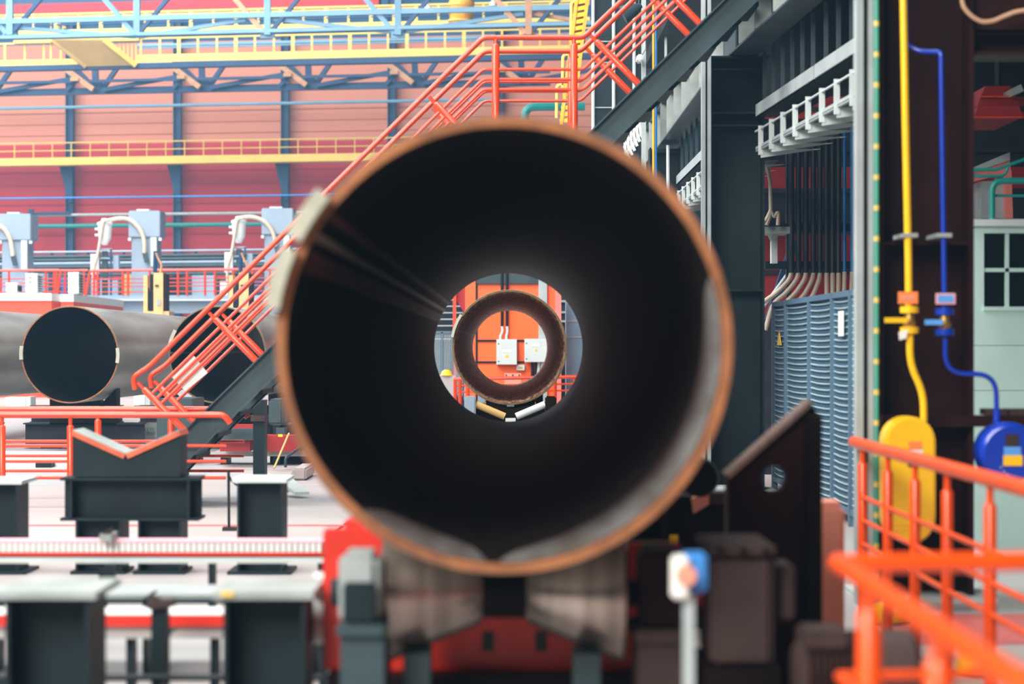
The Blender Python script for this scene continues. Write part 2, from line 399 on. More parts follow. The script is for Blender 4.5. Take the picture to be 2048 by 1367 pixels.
# ================================================================== machine line at the back left
DM = 76.0
mp = thing('machine_platform', 'blue grey platform carrying the grey machine towers', 'platform', P(420, 697, DM+1.5)-Vector((0, 0, 1.5)))
MB().pbox(150, 590, 720, 600, DM, 6).build('deck', 'machine_grey', mp)
MB().pbox(205, 600, 720, 626, DM+.35, .3).build('fascia', 'machine_grey', mp)
MB().pbox(205, 598, 720, 601, DM-.1, .2).build('edge_angle', 'light_grey', mp)
for px in (215, 330, 450, 570, 700): b_(mp, 'leg', 'blue_steel', P(px, 626, DM+.5), (P(px+8, 626, DM).x, DM+.9, 0))
mp2 = thing('machine_platform', 'blue grey platform end carrying the outermost tower behind the booth', 'platform', P(0, 697, DM+3)-Vector((0, 0, 1.5)))
MB().pbox(-160, 590, 149, 600, DM+.2, 6).build('deck', 'machine_grey', mp2)
for px in (-140, 0, 140): b_(mp2, 'leg', 'blue_steel', P(px, 600, DM+.5), (P(px+8, 626, DM).x, DM+.9, 0))

def plat_rail(name, lab, x0, x1, D, posts, slant=None, ytop=541, pt=None):
    t = thing(name, lab, 'railing', P(x0, 590, D))
    path = [P(x0, ytop, D), P(x1, ytop-(x1-x0)*.008, D)]
    if slant == 'r': path.append(P(x1-8, 590, D))
    if slant == 'l': path.insert(0, P(x0-8, 590, D))
    t_(t, 'handrail', 'rail_red', fillet(path, .15), .05, 8)
    for y in (558, 566, 573, 584):
        t_(t, 'rail_bar', 'rail_red', [P(x0, y, D), P(x1, y-(x1-x0)*.008, D)], .02, 6)
    for px in posts: t_(t, 'post', 'rail_red', [P(px, 590+(D-DM)*1.5, D), P(px, ytop-(px-x0)*.008, D)], .045, 8)
plat_rail('platform_railing', 'red railing in front of the outermost grey tower, behind the booth', -40, 122, DM, (-20, 18, 113), 'r')
plat_rail('platform_railing', 'long red railing along the grey tower platform', 180, 640, DM, (188, 195, 246, 256, 300, 356, 374, 410, 430, 466, 505, 540, 580, 620), 'l')
plat_rail('platform_railing', 'red inner railing behind the air conditioners', 84, 176, DM+2.2, (92, 108, 130, 150, 168))
mb_ = thing('machine_bed', 'long dark blue grey machine bed behind the red platform railing', 'machine', P(400, 590, DM+4))
pb_(mb_, 'bed', 'steel_grey', 60, 556, 700, 594, DM+4, 1.2)
for i, (x0, x1, y0, m) in enumerate(((70, 96, 546, 'machine_grey'), (122, 134, 553, 'conduit_blue'), (182, 236, 560, 'machine_grey'), (246, 270, 548, 'yellow_ramp'), (276, 304, 566, 'white_paint'), (330, 352, 552, 'steel_dark'), (384, 430, 550, 'machine_grey'), (440, 456, 562, 'white_paint'), (500, 540, 552, 'blue_steel'), (560, 610, 556, 'machine_grey'))):
    pb_(mb_, 'unit', m, x0, y0, x1, 593, DM+3.2, .7)
# pipe rack behind the towers
rk = thing('pipe_rack', 'stack of dark blue grey pipes behind the machine towers', 'pipe rack', P(330, 560, DM+8)-Vector((0, 0, P(330, 560, DM+8).z)))
for y in (503, 512, 519, 526, 533, 541, 549): t_(rk, 'pipe', 'machine_grey' if y in (503, 526) else 'steel_grey', [P(-60, y+3, DM+8), P(640, y-5, DM+8)], .075 if y != 503 else .05, 8)
for px in range(-40, 650, 72): l_(rk, 'hanger', 'blue_steel', P(px, 503, DM+8.15), P(px, 552, DM+8.15), .1, .08); 
for px in (20, 160, 350, 520): b_(rk, 'leg', 'blue_steel', P(px, 551, DM+8.1), (P(px+10, 0, DM+8).x, DM+8.3, 0))

def tower(x, y, lab, hose):
    t = thing('machine_tower', lab, 'machine', P(x, 590, DM+1))
    D = DM+1.2
    MB().pbox(x-32, y, x+31, y+53, D, 1.3).build('upper_housing', 'machine_grey', t, bevel=.03)
    MB().pbox(x-26, y+53, x+25, 592, D+.12, 1.0).build('column', 'machine_grey', t, bevel=.02)
    MB().pbox(x+12, y+53, x+24, y+112, D+.02, .12).build('side_cover', 'light_grey', t)
    MB().pbox(x-16, y-3, x+9, y, D+.3, .6).build('lid', 'light_grey', t)
    for sx in (-33, 28): MB().pbox(x+sx, y+54, x+sx+6, y+60, D-.02, .1).build('lug', 'light_grey', t)
    if hose:
        t_(t, 'hose', 'hose', [P(px, py, D-.15) for px, py in hose], .085, 10)
        e = hose[-1]; l_(t, 'hose_socket', 'steel_grey', P(e[0], e[1]-2, D-.1), P(e[0]+5, e[1]+18, D-.1), .16, .2, (0, 1, 0))
    return t
def curve(pts, n=8):                               # Catmull-Rom through pixel points
    out = []
    pts = [pts[0]]+list(pts)+[pts[-1]]
    for i in range(1, len(pts)-2):
        p0, p1, p2, p3 = pts[i-1:i+3]
        for j in range(n):
            u = j/n
            out.append(tuple(.5*(2*p1[k]+(p2[k]-p0[k])*u+(2*p0[k]-5*p1[k]+4*p2[k]-p3[k])*u*u+(3*p1[k]-p0[k]-3*p2[k]+p3[k])*u**3) for k in range(len(p1))))
    return out+[pts[-2]]
tower(30, 427, 'grey box shaped machine tower above the red booth', curve([(-18, 452), (-6, 451), (8, 458), (20, 478), (26, 512)]))
tower(289, 421, 'grey box shaped machine tower between the two glass filter vessels', curve([(217, 441), (240, 437), (262, 441), (282, 462), (289, 486), (289, 506)]))
tower(555, 416, 'grey box shaped machine tower beside the stair handrail', curve([(478, 436), (505, 434), (530, 444), (546, 465), (552, 492)]))

def vessel(x, y, lab):
    D = DM+.6
    t = thing('filter_vessel', lab, 'filter', P(x, 590, D))
    MB().lathe(P(x, y+50, D+.3), (0, 0, 1), [(0, .1), (.25, .24), (.75, .27), (.78, .3), (.86, .3), (.9, .16), (1.02, .12)], 18).build('vessel', 'white_paint', t, smooth=True)
    for k in (18, 30): t_(t, 'nozzle', 'light_grey', [P(x-20, y+k, D+.3), P(x-8, y+k, D+.3)], .05, 8)
    for sx in (-12, 12): l_(t, 'frame_upright', 'blue_steel', P(x+sx, 592, D+.2), P(x+sx, y+58, D+.2), .07, .07)
    for yy in (y+58, y+76, y+118): l_(t, 'frame_rail', 'machine_grey', P(x-14, yy, D+.2), P(x+14, yy, D+.2), .07, .06)
    l_(t, 'cylinder', 'steel_grey', P(x, 592, D+.4), P(x, y+62, D+.4), .2, .2)
    MB().pbox(x-29, y+68, x-12, y+108, D+.15, .3).build('control_box', 'white_paint', t)
    MB().pbox(x+16, y+70, x+27, y+100, D+.3, .3).build('side_pod', 'machine_grey', t)
    t_(t, 'hose', 'hose', [P(a, b, D-.05) for a, b in curve([(x+8, y), (x-3, y+4), (x-8, y+30), (x-15, y+70), (x-23, y+100), (x-22, y+135)])], .06, 8)
vessel(210, 440, 'white glass filter vessel with hose beside the middle tower')
vessel(478, 436, 'white glass filter vessel with hose near the stair handrail')

def carriage(x, lab):
    D = 58.0
    t = thing('machine_carriage', lab, 'machine', P(x, 640, D+.3)-Vector((0, 0, P(x, 640, D).z)))
    MB().pbox(x-11, 545, x+8, 640, D, .7).build('column', 'cream', t)
    MB().pbox(x+8, 548, x+15, 640, D+.1, .5).build('side_rack', 'steel_brown', t)
    MB().pbox(x-31, 550, x-23, 622, D+.2, .35).build('rear_column', 'cream', t)
    MB().pbox(x-32, 622, x+20, 646, D+.05, .9).build('base', 'cream', t)
    b_(t, 'pedestal', 'steel_grey', (P(x-30, 0, D).x, D+.1, 0), (P(x+18, 0, D).x, D+.9, P(x, 646, D).z))
    t_(t, 'energy_chain', 'conduit_dark', [P(a, b, D+.3) for a, b in curve([(x-14, 548), (x-14, 620), (x-20, 600), (x-24, 575)])], .07, 6)
    MB().pbox(x-4, 598, x+3, 610, D-.03, .05).build('switch_box', 'channel_light', t)
    MB().pbox(x-8, 569, x-1, 573, D-.04, .05).build('latch', 'steel_grey', t)
    MB().tube([P(x-8, 545, D+.3), P(x-7, 502, D+.3)], .06, 8).build('actuator', 'blue_steel', t)
    t_(t, 'cable', 'tan_steel', [P(a, b, D+.2) for a, b in curve([(x+3, 545), (x+5, 530), (x-1, 518), (x-6, 505)])], .035, 6)
carriage(318, 'cream machine carriage column above the two large pipes')
carriage(489, 'cream machine carriage column behind the stair handrail')

# red control booth with white fascia and air conditioners
DB = 62.0
bt = thing('control_booth', 'orange red control booth with white roof fascia behind the pipes', 'booth', P(20, 697, DB+1.5)-Vector((0, 0, 1.5)))
def booth_block(x0, x1, Df, depth, yt):
    a = P(x0, yt+15, Df); b = P(x1, 0, Df)
    b_(bt, 'wall_block', 'booth_red', (a.x, Df, 0), (b.x, Df+depth, a.z))
    c = P(x0-1, yt, Df); d = P(x1+1, 0, Df)
    b_(bt, 'fascia', 'white_paint', (c.x, Df-.06, a.z), (d.x, Df+depth+.06, c.z))
booth_block(-90, 103, DB, 2.6, 586); booth_block(122, 147, DB+.6, 8, 588)
def aircon(x0, x1, y0, y1, D, lab, louv):
    t = thing('air_conditioner', lab, 'air conditioner', P((x0+x1)/2, y1, D+.2), 'air conditioners on the booth roof')
    cs = MB().pbox(x0, y0, x1, y1, D, .7).build('casing', 'white_paint', t, bevel=.02)
    MB().pbox(x0-.7, y0-1, x1+.7, y0+2, D-.02, .74).build('lid', 'white_paint', t)
    a = P(x1, y0+6, D); c = P(x1, y1-4, D)
    for k in range(7):
        z = a.z+(c.z-a.z)*k/6; b_(cs, 'louvre', 'steel_grey', (a.x, D+.12, z-.02), (a.x+.03, D+.6, z+.02))
    if louv:
        for k in range(8): MB().pbox(x0+2, y0+9+k*4, x1-4, y0+10.5+k*4, D-.03, .04).build('front_louvre', 'light_grey', cs)
    else:
        for k in range(2): MB().pbox(x0+6, y0+7+k*9, x0+12, y0+8.5+k*9, D-.02, .03).build('vent_slot', 'steel_grey', cs)
        MB().pbox(x0+4, y0+29, x0+16, y1-2, D-.02, .03).build('service_cover', 'light_grey', cs)
aircon(51, 74, 547, 585, DB+.4, 'white air conditioner unit with two vent slots on the booth roof', False)
aircon(136, 157, 545, 587, DB+1.2, 'white air conditioner unit with slatted front on the booth roof', True)
aircon(12, 33, 566, 585, DB+2.2, 'small white air conditioner unit behind the red railing at the booth end', False)
vb = thing('valve_pair', 'two small white valve heads on the platform ledge', 'valve', P(222, 622, DM-1))
for px in (214, 230): MB().lathe(P(px, 622, DM-1), (0, 0, 1), [(0, .1), (.12, .12), (.13, .2), (.2, .2), (.22, .08)], 10).build('valve_head', 'white_paint', vb)
b_(vb, 'bracket', 'machine_grey', P(208, 622, DM-1.2), (P(236, 0, DM-1).x, DM+.34, P(0, 624, DM-1).z))

# ================================================================== the big pipes
def pipe(lab, x, z, y0, L, R, wall, inner, rim, seams=(), group=None, bands=()):
    t = thing('steel_pipe', lab, 'pipe', (x, y0+L/2, z-R), group)
    c = (x, y0, z); r = R-wall; S = 96
    def ringmesh(prof):
        m = MB(); n = len(prof)
        m.lathe(c, (0, 1, 0), prof, S, closed=True); return m
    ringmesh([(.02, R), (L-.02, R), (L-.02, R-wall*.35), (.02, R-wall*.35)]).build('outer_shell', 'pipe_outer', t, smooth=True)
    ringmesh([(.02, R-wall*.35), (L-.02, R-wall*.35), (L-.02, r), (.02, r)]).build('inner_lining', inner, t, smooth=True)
    for a0, a1, ln in bands:                       # pale patches painting the light that falls just inside the end
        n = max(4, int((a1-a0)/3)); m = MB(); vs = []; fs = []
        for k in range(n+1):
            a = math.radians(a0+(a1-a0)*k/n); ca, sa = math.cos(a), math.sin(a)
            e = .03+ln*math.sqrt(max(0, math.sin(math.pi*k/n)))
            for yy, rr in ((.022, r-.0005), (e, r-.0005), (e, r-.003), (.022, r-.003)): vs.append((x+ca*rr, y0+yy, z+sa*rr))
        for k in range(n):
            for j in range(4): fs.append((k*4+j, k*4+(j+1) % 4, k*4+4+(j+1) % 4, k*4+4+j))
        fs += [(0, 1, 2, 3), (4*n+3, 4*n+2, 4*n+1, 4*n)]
        m._add(vs, fs).build('glow_patch', 'glow_metal', t, smooth=True)
    for ya, yb in ((0, .02), (L-.02, L)):
        ringmesh([(ya, R-.004), (yb, R-.004), (yb, r+.004), (ya, r+.004)]).build('end_face', rim, t)
    for ang in seams:
        a = math.radians(ang); u = Vector((math.cos(a), 0, math.sin(a)))
        p = Vector(c)+u*(r-.001)
        l_(t, 'weld_seam', 'weld', p+Vector((0, .03, 0)), p+Vector((0, L-.03, 0)), .028, .012, u)
    return t
RP = .715
PX, PZ = -.02, H+.012
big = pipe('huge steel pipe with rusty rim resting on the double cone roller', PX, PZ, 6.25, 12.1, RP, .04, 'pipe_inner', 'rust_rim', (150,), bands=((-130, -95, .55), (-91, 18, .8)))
for ang, w in ((143.5, .03), (157, .07)):
    a = math.radians(ang); u = Vector((math.cos(a), 0, math.sin(a))); p = Vector((PX, 6.3, PZ))+u*(RP-.042)
    l_(big, 'heat_mark', 'heat_mark', p, p+Vector((0, 12, 0)), w, .008, u)
# run-off tabs welded on the rim where the seam starts
for a0, a1, w in ((153, 140, .05), (171, 156, .045)):
    m = MB(); pts = []
    for k in range(7):
        a = math.radians(a0+(a1-a0)*k/6); pts.append((math.cos(a), math.sin(a)))
    poly = [Vector((PX+c*(RP-.012), 6.2, PZ+s*(RP-.012))) for c, s in pts]+[Vector((PX+c*(RP+w-.012), 6.2, PZ+s*(RP+w-.012))) for c, s in reversed(pts)]
    m.prism(poly, (0, .06, 0)).build('run_off_tab', 'tab', big)
p2 = pipe('steel pipe seen inside the huge pipe, with dark streaked lining', -.012, H+.018, 24.8, 12.2, .712, .03, 'pipe_inner_streaked', 'olive_rim', (162,))
m = MB(); pts = [(math.cos(math.radians(a)), math.sin(math.radians(a))) for a in range(146, 171, 4)]
m.prism([Vector((-.012+c*.70, 24.75, H+.018+s*.70)) for c, s in pts]+[Vector((-.012+c*.735, 24.75, H+.018+s*.735)) for c, s in reversed(pts)], (0, .06, 0)).build('run_off_tab', 'tab', p2)
ZL = H-.085
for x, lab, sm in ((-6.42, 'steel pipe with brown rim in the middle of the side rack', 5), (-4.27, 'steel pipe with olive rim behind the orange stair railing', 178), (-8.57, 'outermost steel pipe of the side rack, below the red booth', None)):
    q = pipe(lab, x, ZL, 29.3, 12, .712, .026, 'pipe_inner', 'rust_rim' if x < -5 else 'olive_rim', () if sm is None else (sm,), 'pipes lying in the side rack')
    for a0 in (((-10, 8), (170, 186)) if x < -5 else ((150, 172),)):
        pts = [(math.cos(math.radians(a0[0]+(a0[1]-a0[0])*k/4)), math.sin(math.radians(a0[0]+(a0[1]-a0[0])*k/4))) for k in range(5)]
        MB().prism([Vector((x+c*.68, 29.26, ZL+s*.68)) for c, s in pts]+[Vector((x+c*.73, 29.26, ZL+s*.73)) for c, s in reversed(pts)], (0, .05, 0)).build('run_off_tab', 'tab', q)

# ================================================================== saddles and stub posts
def hpost(t, name, x0, x1, y0, y1, ztop, m='steel_dark'):
    """vertical H section, web facing the camera"""
    xm = (x0+x1)/2; w = x1-x0; ym = (y0+y1)/2
    return MB().ibeam((xm, ym, 0), (xm, ym, ztop), w, y1-y0, .016, .014, up=(1, 0, 0)).build(name, m, t)
def stub_post(x0px, x1px, ytop, D, lab, plate, dep=.3):
    a = P(x0px, ytop, D); b = P(x1px, ytop, D)
    t = thing('stub_post', lab, 'post', ((a.x+b.x)/2, D+dep/2, 0))
    hpost(t, 'column', a.x, b.x, D, D+dep, a.z-.02)
    o = .03
    b_(t, 'top_plate', plate, (a.x-o, D-.03, a.z-.025), (b.x+o, D+dep+.12, a.z))
    b_(t, 'base_plate', 'steel_dark', (a.x-.06, D-.05, 0), (b.x+.06, D+dep+.05, .02))
    return t
stub_post(10, 178, 1182, 7.1, 'dark steel stub post with pale cap plate, beside the hose post', 'steel_edge')
sp2 = stub_post(446, 611, 1182, 7.1, 'dark steel stub post with pale cap plate and a yellow corner mark', 'steel_edge')
b_(sp2, 'corner_mark', 'yellow', P(442, 1184, 7.06), P(468, 1190, 7.08))
stub_post(474, 565, 957, 13.4, 'dark steel stub post behind the toothed rail, right of the saddle beam', 'light_grey')
stub_post(-52, 36, 960, 13.4, 'dark steel stub post behind the toothed rail at the end of the saddle row', 'light_grey')

def saddle(lab, xs, D, k, posts=((150, 242), (275, 362)), group=None, lining='rubber', m='steel_dark'):
    """saddle drawn in the near saddle's pixel frame, moved to xs and scaled by k"""
    D0 = 13.4
    def Q(px, py):
        p = P(px, py, D0); return Vector((xs+(p.x-P(252, 0, D0).x)*k, D, p.z if k == 1 else H-(H-p.z)*1.0))
    t = thing('pipe_saddle', lab, 'saddle', (xs, D+.15, 0), group)
    a, b = Q(120, 955), Q(397, 1041)
    MB().ibeam(Vector((a.x, D+.15, (a.z+b.z)/2)), Vector((b.x, D+.15, (a.z+b.z)/2)), a.z-b.z, .3, .018, .014).build('beam', m, t)
    for px in (141, 376): q = Q(px, 960); b_(t, 'stiffener', m, (q.x-.008, D+.005, b.z+.018), (q.x+.008, D+.295, a.z-.018))
    pts = [(145, 864), (252, 912), (360, 864), (360, 953), (145, 953)]
    MB().prism([Q(*p) for p in pts], (0, .3, 0)).build('v_block', m, t)
    for u, v in (((145, 864), (250, 911)), ((254, 911), (360, 864))):
        p, q = Q(*u), Q(*v); d = (q-p).normalized(); n = Vector((-d.z, 0, d.x))
        MB().prism([p-n*.02, q-n*.02, q+n*.012, p+n*.012], (0, .34, 0)).build('liner', lining, t).location.y -= .02
        MB().prism([p+n*.0125, q+n*.0125, q+n*.02, p+n*.02], (0, .33, 0)).build('liner_edge', 'steel_edge', t).location.y -= .015
    for x0, x1 in posts: hpost(t, 'leg', Q(x0, 1041).x, Q(x1, 1041).x, D+.01, D+.29, b.z, m)
    for x0, x1 in posts: b_(t, 'foot_plate', m, (Q(x0-8, 0).x, D-.03, 0), (Q(x1+8, 0).x, D+.33, .02))
    return t
saddle('dark steel pipe saddle with orange lined V notch on a short beam', P(252, 0, 13.4).x, 13.4, 1)

def rack_saddle(x, D, lab):
    """lower V support of the side pipe rack"""
    t = thing('pipe_saddle', lab, 'saddle', (x, D+.2, 0), 'saddles of the side pipe rack')
    zt = ZL-.712-.12
    c = .83
    pts = [(-c, zt-.0), (0, zt-.06+.0), (c, zt), (c, zt-.15), (-c, zt-.15)]
    MB().prism([Vector((x-.5, D, ZL-.515)), Vector((x, D, ZL-1.0)), Vector((x+.5, D, ZL-.515)), Vector((x+.5, D, ZL-1.05)), Vector((x-.5, D, ZL-1.05))], (0, .3, 0)).build('v_block', 'steel_black', t)
    MB().ibeam((x-.9, D+.15, ZL-1.2), (x+.9, D+.15, ZL-1.2), .34, .3, .02, .02).build('beam', 'wall_dark', t)
    for s in (-.5, .5): hpost(t, 'leg', x+s-.14, x+s+.14, D+.02, D+.28, ZL-1.37, 'wall_dark')
for x, nm in ((-6.42, 'the middle pipe'), (-4.27, 'the olive rimmed pipe'), (-8.57, 'the outermost pipe')):
    rack_saddle(x, 30.2, 'dark V saddle under the near end of '+nm); rack_saddle(x, 39.6, 'dark V saddle under the far end of '+nm)

# equipment glimpsed under the side rack
def cab(name, lab, cat, x0, y0, x1, y1, D, dep, m, extra=None, legs=True):
    t = thing(name, lab, cat, (P((x0+x1)/2, 0, D).x, D+dep/2, 0))
    MB().pbox(x0, y0, x1, y1, D, dep).build('body', m, t, bevel=.01)
    if legs:
        a, b = P(x0, y1, D), P(x1, y1, D)
        for xx in (a.x+.04, b.x-.04):
            for yy in (D+.05, D+dep-.05): b_(t, 'leg', 'steel_dark', (xx-.03, yy-.03, 0), (xx+.03, yy+.03, a.z))
    if extra: extra(t)
    return t
cab('control_cabinet', 'white control cabinet under the outermost side pipe', 'cabinet', 10, 794, 51, 818, 44, .5, 'white_paint', lambda t: (pb_(t, 'door', 'light_grey', 52, 793, 61, 820, 43.9, .5)))
cab('control_cabinet', 'white control cabinet between the two side pipes', 'cabinet', 267, 791, 290, 811, 44, .5, 'white_paint', lambda t: (pb_(t, 'door', 'light_grey', 291, 791, 300, 812, 43.9, .5)))
cab('machine_block', 'dark grey machine block behind the orange stair post', 'machine', 313, 797, 385, 890, 26, 1.0, 'steel_grey')
cab('paper_shelf', 'white shelf stacked with boxes behind the red railing', 'shelf', 285, 846, 313, 884, 34, .6, 'white_paint', lambda t: [pb_(t, 'shelf_box', 'light_grey' if k % 2 else 'mint', 286+k*5, 855, 290+k*5, 863, 33.9, .2) for k in range(5)])
tr = thing('rail_track', 'low white floor track below the side pipe rack', 'track', (-6.5, 26.5, 0))
for y in (25.6, 27.0): b_(tr, 'rail', 'light_grey', (-14, y, 0), (-4.4, y+.12, .12))
for k in range(8): b_(tr, 'sleeper', 'steel_dark', (-13.2+k*1.2, 25.4, 0), (-13.0+k*1.2, 27.3, .06))

# ================================================================== crossover stair
YN, YF = 19.0, 19.92
st = thing('crossover_stair', 'orange railed steel stair crossing over the roller line', 'stair', (-2.0, 19.45, 0))
SL = .98
def up_line(x): return H-.794+(x+3.108)*SL           # top edge of the lower stringer
ZD = H+2.0                                            # landing level
x0 = -3.108-(H-.794)/SL; x1 = -.257
x2 = .70; xt = 2.32
def chan(name, pts, y, mt, face):
    # stringer: web plate plus two flanges
    for i in range(len(pts)-1):
        p, q = pts[i], pts[i+1]; d = Vector((q[0]-p[0], 0, q[1]-p[1])).normalized(); n = Vector((-d.z, 0, d.x))
        a = Vector((p[0], y, p[1])); b = Vector((q[0], y, q[1])); h = .235
        m = MB()
        m.prism([a, b, b-n*h, a-n*h], (0, .012, 0))
        m.prism([a, b, b-n*.014, a-n*.014], (0, -.06 if face else .07, 0)); m.prism([a-n*h, b-n*h, b-n*(h-.014), a-n*(h-.014)], (0, -.06 if face else .07, 0))
        m.build(name, mt, st)
for y, fc in ((YN, True), (YF, False)):
    chan('stringer', [(x0, 0), (x1+.02, ZD)], y, 'steel_grey', fc)
    chan('stringer', [(x2, ZD), (xt, ZD+(xt-x2)*.986)], y, 'steel_grey', fc)
    chan('landing_beam', [(x1, ZD+.02), (x2+.05, ZD+.02)], y, 'steel_grey', fc)
b_(st, 'landing_deck', 'steel_dark', (x1, YN, ZD-.04), (x2, YF, ZD))
n = 17
for k in range(n):
    z = ZD*(k+.5)/n; x = x0+z/SL+.13
    b_(st, 'tread', 'steel_dark', (x-.06, YN+.013, z-.06), (x+.2, YF-.001, z-.02))
for k in range(8):
    z = ZD+.2*(k+.5); x = x2+(z-ZD)/.986+.13
    b_(st, 'tread', 'steel_dark', (x-.06, YN+.013, z-.06), (x+.2, YF-.001, z-.02))
def stair_side(y):
    s = y/YN
    dn = Vector((-SL, 0, 1)).normalized()             # square to the slope
    zr = ZD+.94
    hr_slope = lambda x: up_line(x)+.93
    # top rail with turned down end
    xe = -3.52
    top = [Vector((xe-.03, y, hr_slope(xe)-.12)), Vector((xe-.05, y, hr_slope(xe)+.0)), Vector((xe+.1, y, hr_slope(xe+.1)))]
    xl = x1+(zr-(ZD+.93))/SL; 
    top += [Vector((-.26, y, zr)), Vector((.69, y, zr)), Vector((2.32, y, zr+(2.32-.69)*.96))]
    MB().tube(fillet(top, .05, 5), .025, 12).build('handrail', 'rail_red', st, smooth=True)
    for k, d in enumerate((.30, .395, .49)):
        pb = [Vector((xe+.095+.055*k, y, hr_slope(xe+.095+.055*k)-d*.95)), Vector((-.26, y, zr-d)), Vector((.69, y, zr-d)), Vector((2.32, y, zr-d+(2.32-.69)*.96))]
        MB().tube(fillet(pb, .04, 4), .0155, 8).build('rail_bar', 'rail_red', st, smooth=True)
    for x in (-3.075, -2.4, -1.36, -.32):                    # posts square to the stringer, foot on the stringer
        foot = Vector((x, y, up_line(x)-.02)); hd = foot+dn*.645
        post(st, foot, hd, .032, 'rail_red', .08)
    for x in (-.14, .60): post(st, (x, y, ZD-.02), (x, y, zr), .036, 'rail_red', .06)
    d2 = Vector((-.986, 0, 1)).normalized()
    for x in (1.22, 1.8):
        foot = Vector((x, y, ZD+(x-x2)*.986-.02)); post(st, foot, foot+d2*.665, .032, 'rail_red', .08)
stair_side(YN+.02); stair_side(YF-.02)
# white notice plate tied behind the near bars
def sl(x, d): return Vector((x, YN+.05, up_line(x)+.93-d*1.15))
a = P(344, 754, YN+.05); b = P(388, 711, YN+.05); c = P(415, 745, YN+.05); d = P(370, 782, YN+.05)
MB().prism([a, b, c, d], (0, .006, 0)).build('notice_plate', 'label_white', st)
# legs under the landing, standing beside the pipe line
for y in (YN+.04, YF-.04): b_(st, 'landing_leg', 'steel_dark', (-1.06, y-.04, 0), (-.98, y+.04, up_line(-1.02)-.3))

# twin railings at the stair foot
def foot_railing(lab, D, xr, posts, top, bars, xl):
    t = thing('floor_railing', lab, 'railing', (P(200, 0, D).x, D, 0))
    zt = P(0, top, D).z
    e = P(xr, top, D)
    MB().tube(fillet([P(xl, top, D), Vector((e.x-.0, D, zt)), Vector((e.x+.06, D, zt-.08))], .08), .031, 12).build('handrail', 'rail_red', t, smooth=True)
    for y in bars: t_(t, 'rail_bar', 'rail_red', [P(xl, y, D), P(xr+4, y, D)], .0155, 8)
    for px in posts: post(t, (P(px, 0, D).x, D, 0), (P(px, 0, D).x, D, zt), .034, 'rail_red', .1)
foot_railing('low red railing with drooping end in front of the stair foot', 18.9, 448, (4, 141), 829, (891, 922, 955), -60)
foot_railing('low red railing behind, passing under the stair stringer', 20.02, 484, (196, 342), 818, (882, 911, 941), -60)

# ================================================================== toothed transfer rail
DR = 10.6
tr = thing('toothed_rail', 'long white toothed transfer rail with red edge in front of the saddle', 'rail', (P(300, 0, DR).x, DR+.06, H-1.18))
zt = P(0, 1081, DR).z; zr0 = P(0, 1104, DR).z; zr1 = P(0, 1110, DR).z; zb = P(0, 1126, DR).z
xa, xb = P(-70, 0, DR).x, P(646, 0, DR).x
b_(tr, 'backing', 'bearing_grey', (xa, DR+.03, zr0), (xb, DR+.14, zt-.004))
b_(tr, 'top_edge', 'sign_pink', (xa, DR+.0, zt-.012), (xb, DR+.15, zt))
b_(tr, 'red_edge', 'red_paint', (xa, DR-.005, zr1), (xb, DR+.14, zr0))
b_(tr, 'beam', 'light_grey', (xa, DR+.01, zb), (xb, DR+.16, zr1-.012))
b_(tr, 'gap_strip', 'steel_black', (xa, DR+.03, zr1-.012), (xb, DR+.14, zr1))
pitch = .0314; t0 = b_(tr, 'tooth', 'white_paint', (xa, DR+.004, zr0), (xa+.024, DR+.03, zt-.012))
k = 1
while xa+k*pitch+.021 < xb: copy_part(t0, (k*pitch, 0, 0)); k += 1
for px in (-40, 200, 420, 640): b_(tr, 'leg', 'steel_dark', (P(px-6, 0, DR).x, DR+.04, 0), (P(px+6, 0, DR).x, DR+.13, zb))
cl = thing('rail_clamp', 'dark hook clamp bolted on the toothed rail', 'clamp', P(218, 1195, DR-.06))
MB().pbox(210, 1129, 229, 1194, DR-.06, .05).build('hanger', 'steel_dark', cl)
b_(cl, 'top_clip', 'steel_edge', P(199, 1068, DR-.07), (P(228, 0, DR).x, DR+.1, zt+.002))
MB().bar(P(200, 1075, DR-.05), P(226, 1058, DR-.05), .03, .025).build('hook', 'gear_brown', cl)
MB().pbox(211, 1080, 226, 1130, DR-.064, .05).build('strap', 'steel_dark', cl) if False else None

# lower red track with plinth
lt = thing('red_track', 'red painted steel track on a pale plinth between the stub posts', 'track', (P(300, 0, 8.5).x, 8.6, 0))
a = P(-60, 1227, 8.5); b = P(690, 1252, 8.5)
b_(lt, 'red_rail', 'red_paint', (a.x, 8.5, b.z), (b.x, 8.72, a.z-.004)); b_(lt, 'lit_top', 'white_paint', (a.x, 8.5, a.z-.004), (b.x, 8.72, a.z))  # white slab paints the light reflected off the rail's top face
b_(lt, 'plinth', 'floor_concrete', (a.x, 8.53, P(0, 1278, 8.5).z), (b.x, 8.9, b.z))
for px in (-40, 250, 420, 640): b_(lt, 'support', 'steel_dark', (P(px-7, 0, 8.5).x, 8.6, 0), (P(px+7, 0, 8.5).x, 8.7, P(0, 1278, 8.5).z))
gl = thing('guide_rail', 'thin dark guide rail behind the red track', 'rail', (P(300, 0, 9.2).x, 9.25, 0))
a = P(-60, 1200, 9.2); b = P(650, 1207, 9.2); b_(gl, 'rail', 'steel_dark', a, (b.x, 9.28, b.z))
a = P(-60, 1163, 9.6); b = P(650, 1192, 9.6); b_(gl, 'ledge', 'bearing_grey', (a.x, 9.35, b.z), (b.x, 9.75, a.z-.03))
for px in (-30, 290, 630): b_(gl, 'support', 'steel_dark', (P(px-5, 0, 9.2).x, 9.2, 0), (P(px+5, 0, 9.2).x, 9.5, a.z-.03))
lr = thing('guide_rail', 'low dark floor rail in front of the hose post', 'rail', (P(300, 0, 7.9).x, 7.95, 0))
